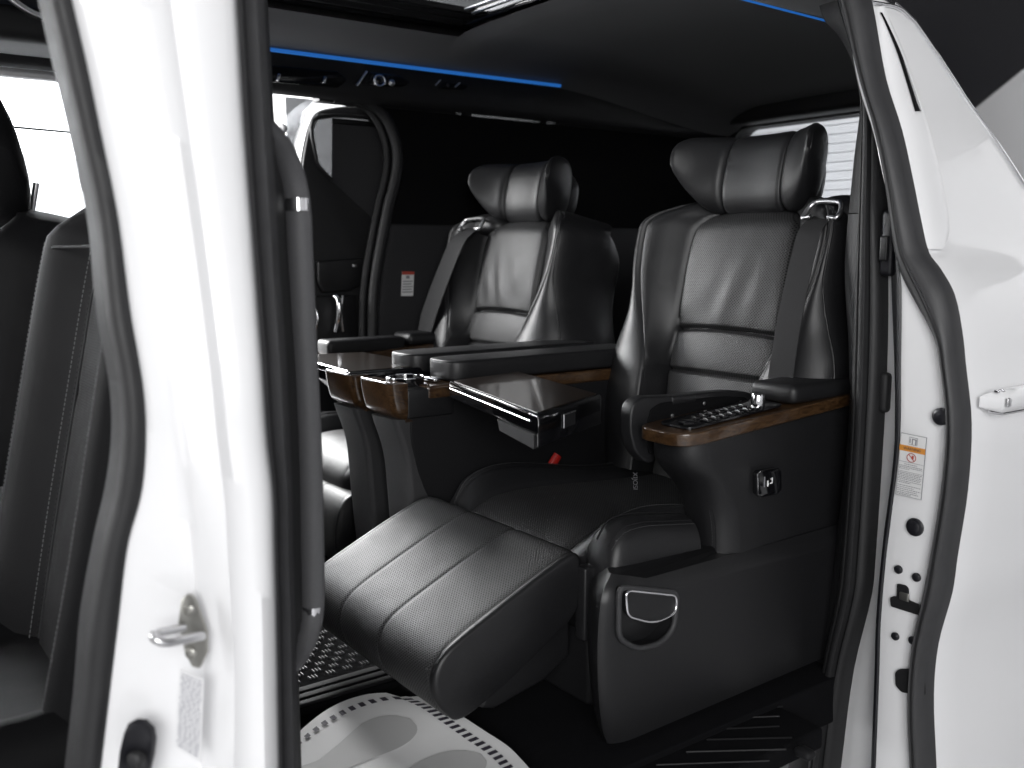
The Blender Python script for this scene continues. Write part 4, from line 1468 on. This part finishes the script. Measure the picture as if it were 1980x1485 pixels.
    for k in range(9):
        z = .428 + .078 * k / 8
        xf = ips(XB, z)
        e = .010 * (1 - sst((z - .428) / .02))
        rr.append([W(.922, cy0 + e, z)] + [W(xf + .018 * (1 - math.sin(a)) + e, cy0 + e + .018 * (1 - math.cos(a)), z) for a in [math.pi / 2 * j / 6 for j in range(7)]] + [W(xf + .018 * (1 - math.cos(a)) + e, cy1 - e - .018 * (1 - math.sin(a)), z) for a in [math.pi / 2 * j / 6 for j in range(7)]] + [W(.922, cy1 - e, z)])
    bx_ = loft('cup_holder_front', rr, 'wood', root, angle=50)
    e_ = [W(.882 + .001, cy0 + .018, .5075), W(.8825, (cy0 + cy1) / 2, .5075), W(.883, cy1 - .018, .5075)]
    tube('front_trim', e_, .0022, 'chrome', bx_, 6)
    box('cup_holder_body', tuple(W(.9225, min(cy0, cy1) + .003, .435)), tuple(W(1.03, cy1 - .002, .4935)), 'plastic_black', root, .004)
    cpx = W(.955, (cy0 + cy1) / 2, .497)
    loft('cup_well', [[cpx + Vector((r_ * math.cos(a), r_ * math.sin(a), h_)) for a in [2 * math.pi * j / 24 for j in range(24)]] for r_, h_ in ((.037, -.004), (.039, .012), (.036, .0125), (.034, -.001), (.001, -.002))], 'gloss_black', root, angle=50)
    tube('cup_ring', [cpx + Vector((.0375 * math.cos(a), .0375 * math.sin(a), .0125)) for a in [2 * math.pi * j / 32 for j in range(33)]], .0018, 'chrome', root, 6)
    box('armrest_button', tuple(W(1.000, cy0 + .03, .4985)), tuple(W(1.022, cy1 - .035, .507)), 'chrome', root, .003)
    # support leg
    XL = [(.0, .955), (.10, .945), (.20, .936), (.28, .930), (.34, .925), (.38, .916), (.41, .905), (.435, .897)]
    rr = []
    for k in range(22):
        z = .004 + .43 * k / 21
        xf = ips(XL, z)
        rr.append([W(1.06 - .02 * sst(z / .4), cy0 + .012, z)] + [W(xf + .012 * (1 - math.sin(a)), cy0 + .012 + .012 * (1 - math.cos(a)), z) for a in [math.pi / 2 * j / 4 for j in range(5)]] + [W(xf + .012 * (1 - math.cos(a)), cy1 - .02 - .012 * (1 - math.sin(a)), z) for a in [math.pi / 2 * j / 4 for j in range(5)]] + [W(1.06 - .02 * sst(z / .4), cy1 - .02, z)])
    loft('console_leg', rr, 'plastic_grained', root, angle=50)
    prism('console_side', rpoly([(.938, .482), (1.6, .468), (1.6, .12), (1.02, .10), (1.00, .22), (.955, .30), (.93, .40)], [.01, .005, .005, .02, .05, .05, .03], 5), lambda a, c, t: W(a, t, c), ry0 - .002, ry0 + .03, 'plastic_matte', root, .006)
    # tray table swung out from the armrest
    tm = Matrix.Rotation(R(12 * m), 3, 'Z')
    if near:
        T0 = [at(868, 736, z=.512), at(1002, 718, z=.512), at(1163, 763, z=.512), at(1041, 803, z=.512)]
    else:
        T0 = [Vector((.885, yc - .37, .512)), Vector((1.10, yc - .37, .512)), Vector((1.10, yc - .02, .512)), Vector((.915, yc + .02, .512))]
    dn = Vector((0, 0, -.034))
    tt = mk('tray_table', [p_ + Vector((0, 0, 0)) for p_ in T0] + [p_ + dn for p_ in T0], [(3, 2, 1, 0), (4, 5, 6, 7), (0, 1, 5, 4), (1, 2, 6, 5), (2, 3, 7, 6), (3, 0, 4, 7)], 'gloss_black', root, smooth=False)
    bev(tt.data, .005, 3)
    ct = sum(T0, Vector()) / 4
    V = [ct.lerp(p_, .93) + Vector((0, 0, .0002)) for p_ in T0]
    mk('tray_top', V + [v_ + Vector((0, 0, .0012)) for v_ in V], [(0, 1, 2, 3), (7, 6, 5, 4), (0, 4, 5, 1), (1, 5, 6, 2), (2, 6, 7, 3), (3, 7, 4, 0)], 'wood_dark', tt, smooth=False)
    for dz in (-.002, -.014) if near else (.0, -.009):
        a, b = T0[0] + Vector((0, 0, dz)), T0[3] + Vector((0, 0, dz))
        nn = (b - a).cross(Vector((0, 0, 1))).normalized()
        if (a + nn - ct).length < (a - ct).length:
            nn = -nn
        tube('tray_trim', [a.lerp(b, .03) + nn * .0016, a.lerp(b, .93 if near else 1) + nn * .0016], .0014 if near else .003, 'chrome', tt, 6)
    if near:
        a, b = T0[3], T0[2]
        bf = prism('tray_flap', [(0, 0), (1, 0), (1, -.048), (0, -.048)], lambda u_, c, t: a.lerp(b, u_) + Vector((.004 * t, .010 * t, c - .004)), 0, 1, 'gloss_black', tt, .002)
        c0 = a.lerp(b, .47) + Vector((-.004, -.004, -.024))
        d_ = (b - a).normalized()
        V = [c0 + d_ * su + Vector((0, 0, sz)) for su, sz in ((-.022, -.010), (.022, -.010), (.022, .012), (-.022, .012))]
        V2 = [v_ + Vector((.004, .006, 0)) for v_ in V]
        bt = mk('tray_button', V + V2, [(0, 1, 2, 3), (7, 6, 5, 4), (0, 4, 5, 1), (1, 5, 6, 2), (2, 6, 7, 3), (3, 7, 4, 0)], 'plastic_black', tt, smooth=False)
        tube('button_trim', [V[0], V[3] - d_ * 0, V[3] + d_ * .004, V[2]], .0012, 'satin_metal', tt, 6)
        a, b = T0[0] + dn, T0[3] + dn
        nn = Vector((.02, .012, 0))
        V = [a.lerp(b, .60), a.lerp(b, .96), a.lerp(b, .96) + Vector((0, 0, -.022)), a.lerp(b, .62) + Vector((0, 0, -.018))]
        mk('tray_underside', V + [v_ + nn for v_ in V], [(0, 1, 2, 3), (7, 6, 5, 4), (0, 4, 5, 1), (1, 5, 6, 2), (2, 6, 7, 3), (3, 7, 4, 0)], 'trim_grey', tt, smooth=False)
        # belt buckle
        p0, p1 = at(1063, 906, y=yc + .236), at(1078, 880, y=yc + .236)
        bu = tube('belt_buckle', [p0 + (p0 - p1) * 1.2, p0], .013, 'plastic_black', root, 8, 0, .6)
        tube('buckle_button', [p0, p1], .0115, 'red_plastic', root, 8, 0, .7)
    return root


YN = 1.349
seat('captain_seat', 'near black leather captain seat with raised ottoman and tray table', YN, 1, True)
seat('captain_seat', 'far black leather captain seat beside the far window', YN + .8, -1, False)


# ================================================================== front seats, seen through the front door opening
def front_seat(label, yc, dx=0, dz=0, hw=.155, hh=.125, lean_h=0):
    root = thing('front_seat', label, 'car seat', (.2, yc, 0), 'front seats')
    lean = .20

    def P(s, y, off):
        return Vector((.26 + dx + lean * s - off * .97, yc + y, .30 + s * .97 + off * lean + dz))
    rings = []
    for k in range(40):
        s = -.16 + .72 * k / 39
        wv = ips([(-.16, .24), (0, .26), (.1, .268), (.3, .262), (.42, .255), (.50, .235), (.54, .20), (.56, .14)], s)
        q = []
        for j in range(41):
            u = -1 + 2 * j / 40
            ya = abs(u)
            o = .055 * sst((ya - .45) / .35) - .05 * sst((ya - .86) / .14) - .012 * gs(ya - .47, .025) - .004 * gs(s - .27, .006) * (ya < .47)
            o -= .05 * sst((s - .48) / .08)
            q.append(P(s, u * wv, o))
        q += [P(s, wv * .95, -.10), P(s, 0, -.12), P(s, -wv * .95, -.10)]
        rings.append(q)
    uv = []
    for k in range(40):
        for j in range(44):
            uv.append(((j - 20) * .012, k * .0144))
    b = loft('backrest', rings, ['leather_front_shaded', 'leather_front_perf_shaded'], root, angle=75, uv=uv, mi=lambda i, j: 1 if 11 <= j < 30 else 0)
    for sg in (-1, 1):
        for fr_, oo in ((.47, .002), (.80, .052)):
            tube('seam', [P(s_, sg * fr_ * ips([(-.16, .24), (0, .26), (.1, .268), (.3, .262), (.42, .255), (.50, .235)], s_), oo - .006 * (fr_ < .5) + .001) for s_ in [-.14 + .02 * k for k in range(32)]], .0016, 'hole', b, 5)
            stitches('stitching', [P(s_, sg * (fr_ + .035) * ips([(-.16, .24), (0, .26), (.1, .268), (.3, .262), (.42, .255), (.50, .235)], s_), oo + .004 + .002 * (fr_ < .5)) for s_ in [-.14 + .02 * k for k in range(32)]], b, (-1, 0, .2), .007, .0045, .0008)
    tube('yoke_seam', [P(.47, y, .052 - .05 * gs(abs(y) - .23, .03)) for y in [-.2 + .02 * k for k in range(21)]], .0018, 'hole', b, 5)
    rr = []
    for k in range(17):
        u = -1 + 2 * k / 16
        e = (1 - abs(u) ** 3.2) ** .5 if abs(u) < 1 else .02
        rg = []
        for j in range(24):
            a = 2 * math.pi * j / 24
            c, d = math.cos(a), math.sin(a)
            top = hh * e * (1 if d > 0 else .9)
            sv = .525 + hh + top * math.copysign(abs(d) ** .8, d)
            rg.append(P(sv - .02, u * hw, .0 + .055 * (.35 + .65 * e) * math.copysign(abs(c) ** .8, c) + lean_h * (sv - .53)))
        rr.append(rg)
    loft('headrest', rr, 'leather_front_shaded', root, angle=75)
    for y in (-.06, .06):
        tube('headrest_post', [P(.52, y, -.03), P(.62, y, -.03)], .006, 'satin_metal', root, 8)
    rr = []
    for k in range(21):
        u = -1 + 2 * k / 20
        z = .035 * sst((abs(u) - .55) / .3) - .05 * sst((abs(u) - .9) / .1)
        sec = crom([Vector((.32, 0, .18)), Vector((.30, 0, .28 + z)), Vector((.1, 0, .29 + z)), Vector((-.12, 0, .31 + z)), Vector((-.2, 0, .28 + z)), Vector((-.22, 0, .2))], 4)
        rr.append([Vector((q.x, yc + u * .25, q.z + dz - .09)) for q in sec] + [Vector((-.2, yc + u * .25, .06 + dz)), Vector((.32, yc + u * .25, .06 + dz))])
    loft('cushion', rr, 'leather_front_shaded', root, angle=75)
    prism('seat_base', [(-.15, .0), (.32, .0), (.32, .15), (-.15, .15)], lambda a, c, t: Vector((a, yc + t, c)), -.22, .22, 'plastic_black', root, .02)
    return root


front_seat('near front seat glimpsed through the front door opening', 1.37, -.012)
front_seat('far front seat standing before the bright window', 2.20, -.028, 0, .205, .15, .42)
tn = box('centre_console', (-.5, 1.66, -.01), (.35, 1.84, .36), 'trim_dark', van, .03, 4)

# ================================================================== floor coverings
fm = thing('floor_mat', 'black rubber floor mat with short raised tread bars', 'floor mat', (.6, 1.6, 0))
box('mat_sheet', (.10, 1.42, -.008), (.80, 2.4, .004), 'carpet', fm, .003)
for k, yy in enumerate((1.425, 1.452, 1.48)):
    box('mat_border', (.10, yy, .004), (.80, yy + .016, .010 - .002 * k), 'plastic_matte', fm, .003)
V, Fc = [], []
for r_ in range(26):
    for c_ in range(20):
        x0, y0 = .12 + c_ * .034 + (r_ % 2) * .017, 1.515 + r_ * .022
        if x0 > .77:
            continue
        for q in range(3):
            a = Vector((x0 + q * .0062, y0, .004))
            k = len(V)
            for dx, dy, dz in ((0, 0, 0), (.0028, 0, 0), (.0028, .013, 0), (0, .013, 0), (.0004, .0006, .003), (.0024, .0006, .003), (.0024, .0124, .003), (.0004, .0124, .003)):
                V.append(a + Vector((dx, dy, dz)))
            Fc += [tuple(k + t for t in f) for f in ((4, 5, 6, 7), (0, 1, 5, 4), (1, 2, 6, 5), (2, 3, 7, 6), (3, 0, 4, 7))]
tp = mk('mat_tread', V, Fc, 'tread', fm, smooth=False)
tp['kind'] = 'stuff'

step = thing('step_mat', 'black ribbed entry step behind the near seat base', 'step mat', (1.25, .92, -.03))
box('step_sheet', (.80, .90, -.06), (1.30, 1.03, -.022), 'carpet', step, .006)
box('step_riser', (.20, .93, -.06), (.799, 1.03, -.012), 'carpet', step, .006)
for a, b in (((1464, 1368), (1513, 1366)), ((1429, 1388), (1507, 1385)), ((1402, 1409), (1507, 1404)), ((1367, 1430), (1531, 1426)), ((1327, 1454), (1520, 1449)), ((1269, 1479), (1487, 1471))):
    tube('rib', [at(*a, z=-.021), at(*b, z=-.021)], .0017, 'plastic_black', step, 6)
p = at(1560, 1465, z=-.02)
box('step_stop', (p.x - .012, p.y - .012, -.022), (p.x + .012, p.y + .02, -.006), 'plastic_matte', step, .008)

# white paper mat with a printed dashed border and shoe outlines
PX0, PX1, PY0, PY1 = .16, .806, 1.00, 1.392


EL = sorted([(at(a, b, z=.012).x, at(a, b, z=.012).y) for a, b in ((575, 1432), (600, 1408), (640, 1376), (680, 1353), (720, 1339), (760, 1333), (795, 1335))])
ER = sorted([(at(a, b, z=.012).y, at(a, b, z=.012).x) for a, b in ((800, 1336), (840, 1353), (880, 1376), (930, 1405), (980, 1434), (1010, 1462), (1030, 1485))])


def sheet(x, y, up=0):
    tx, ty = (x - PX0) / (PX1 - PX0), (y - PY0) / (PY1 - PY0)
    ye = ips(EL, x) if x > EL[0][0] else EL[0][1]
    xe = ips(ER, y) if y > ER[0][0] else ER[0][1]
    X = x + (xe - PX1) * tx ** 2
    Y = y + (ye - PY1) * ty ** 2
    r = sst((tx - .93) / .07) * sst((ty - .9) / .1)
    X -= .02 * r
    Y -= .012 * r
    z = .012 + .010 * math.sin(13 * x + 4 * y) * math.sin(9 * y + 1) + .006 * ty * math.sin(16 * x)
    return Vector((X, Y, z + up))


nx, ny_ = 44, 34
top = [[sheet(PX0 + (PX1 - PX0) * i / nx, PY0 + (PY1 - PY0) * j / ny_) for j in range(ny_ + 1)] for i in range(nx + 1)]
V = [p for r_ in top for p in r_] + [p - Vector((0, 0, .0006)) for r_ in top for p in r_]
N1 = (nx + 1) * (ny_ + 1)
Fc = []
for i in range(nx):
    for j in range(ny_):
        a = i * (ny_ + 1) + j
        Fc.append((a, a + 1, a + ny_ + 2, a + ny_ + 1))
        Fc.append((N1 + a, N1 + a + ny_ + 1, N1 + a + ny_ + 2, N1 + a + 1))
for i in range(nx):
    for j in (0, ny_):
        a, b = i * (ny_ + 1) + j, (i + 1) * (ny_ + 1) + j
        Fc.append((a, b, N1 + b, N1 + a))
for j in range(ny_):
    for i in (0, nx):
        a = i * (ny_ + 1) + j
        Fc.append((a, a + 1, N1 + a + 1, N1 + a))
pm = mk('paper_mat', V, Fc, 'paper', None, angle=70)
tag(pm, 'white paper mat with dashed border and shoe prints on the floor', 'paper mat')
V, Fc = [], []


def patch(pts):
    k = len(V)
    V.extend(pts)
    Fc.append(tuple(range(k, k + len(pts))))


s = PX1 - .036
while s > PX0:
    patch([sheet(s, PY1 - .040, .0022), sheet(s - .0105, PY1 - .040, .0022), sheet(s - .0105, PY1 - .026, .0022), sheet(s, PY1 - .026, .0022)])
    s -= .021
s = PY1 - .036
while s > PY0:
    patch([sheet(PX1 - .036, s, .0022), sheet(PX1 - .021, s, .0022), sheet(PX1 - .021, s - .0085, .0022), sheet(PX1 - .036, s - .0085, .0022)])
    s -= .0165
mk('printed_dashes', V, Fc, 'ink_dark', pm, smooth=False)


def sole(cx_, cy_, ang, L=.27):
    V, Fc = [], []
    rows_ = []
    for k in range(41):
        t = k / 40
        wv = ips([(0, .002), (.02, .018), (.08, .030), (.2, .040), (.4, .034), (.6, .040), (.8, .047), (.92, .038), (.98, .020), (1, .002)], t)
        q = []
        for j in range(9):
            u = (j / 8 - .5) * 2 * wv
            lx = (t - .5) * L
            X = cx_ + lx * math.cos(ang) - u * math.sin(ang)
            Y = cy_ + lx * math.sin(ang) + u * math.cos(ang)
            q.append(sheet(X, Y, .0016))
        rows_.append(q)
    return loft('printed_sole', rows_, 'ink_grey', pm, closed=False)


sole(.585, 1.245, R(12), .31)
sole(.615, 1.105, R(10), .30)
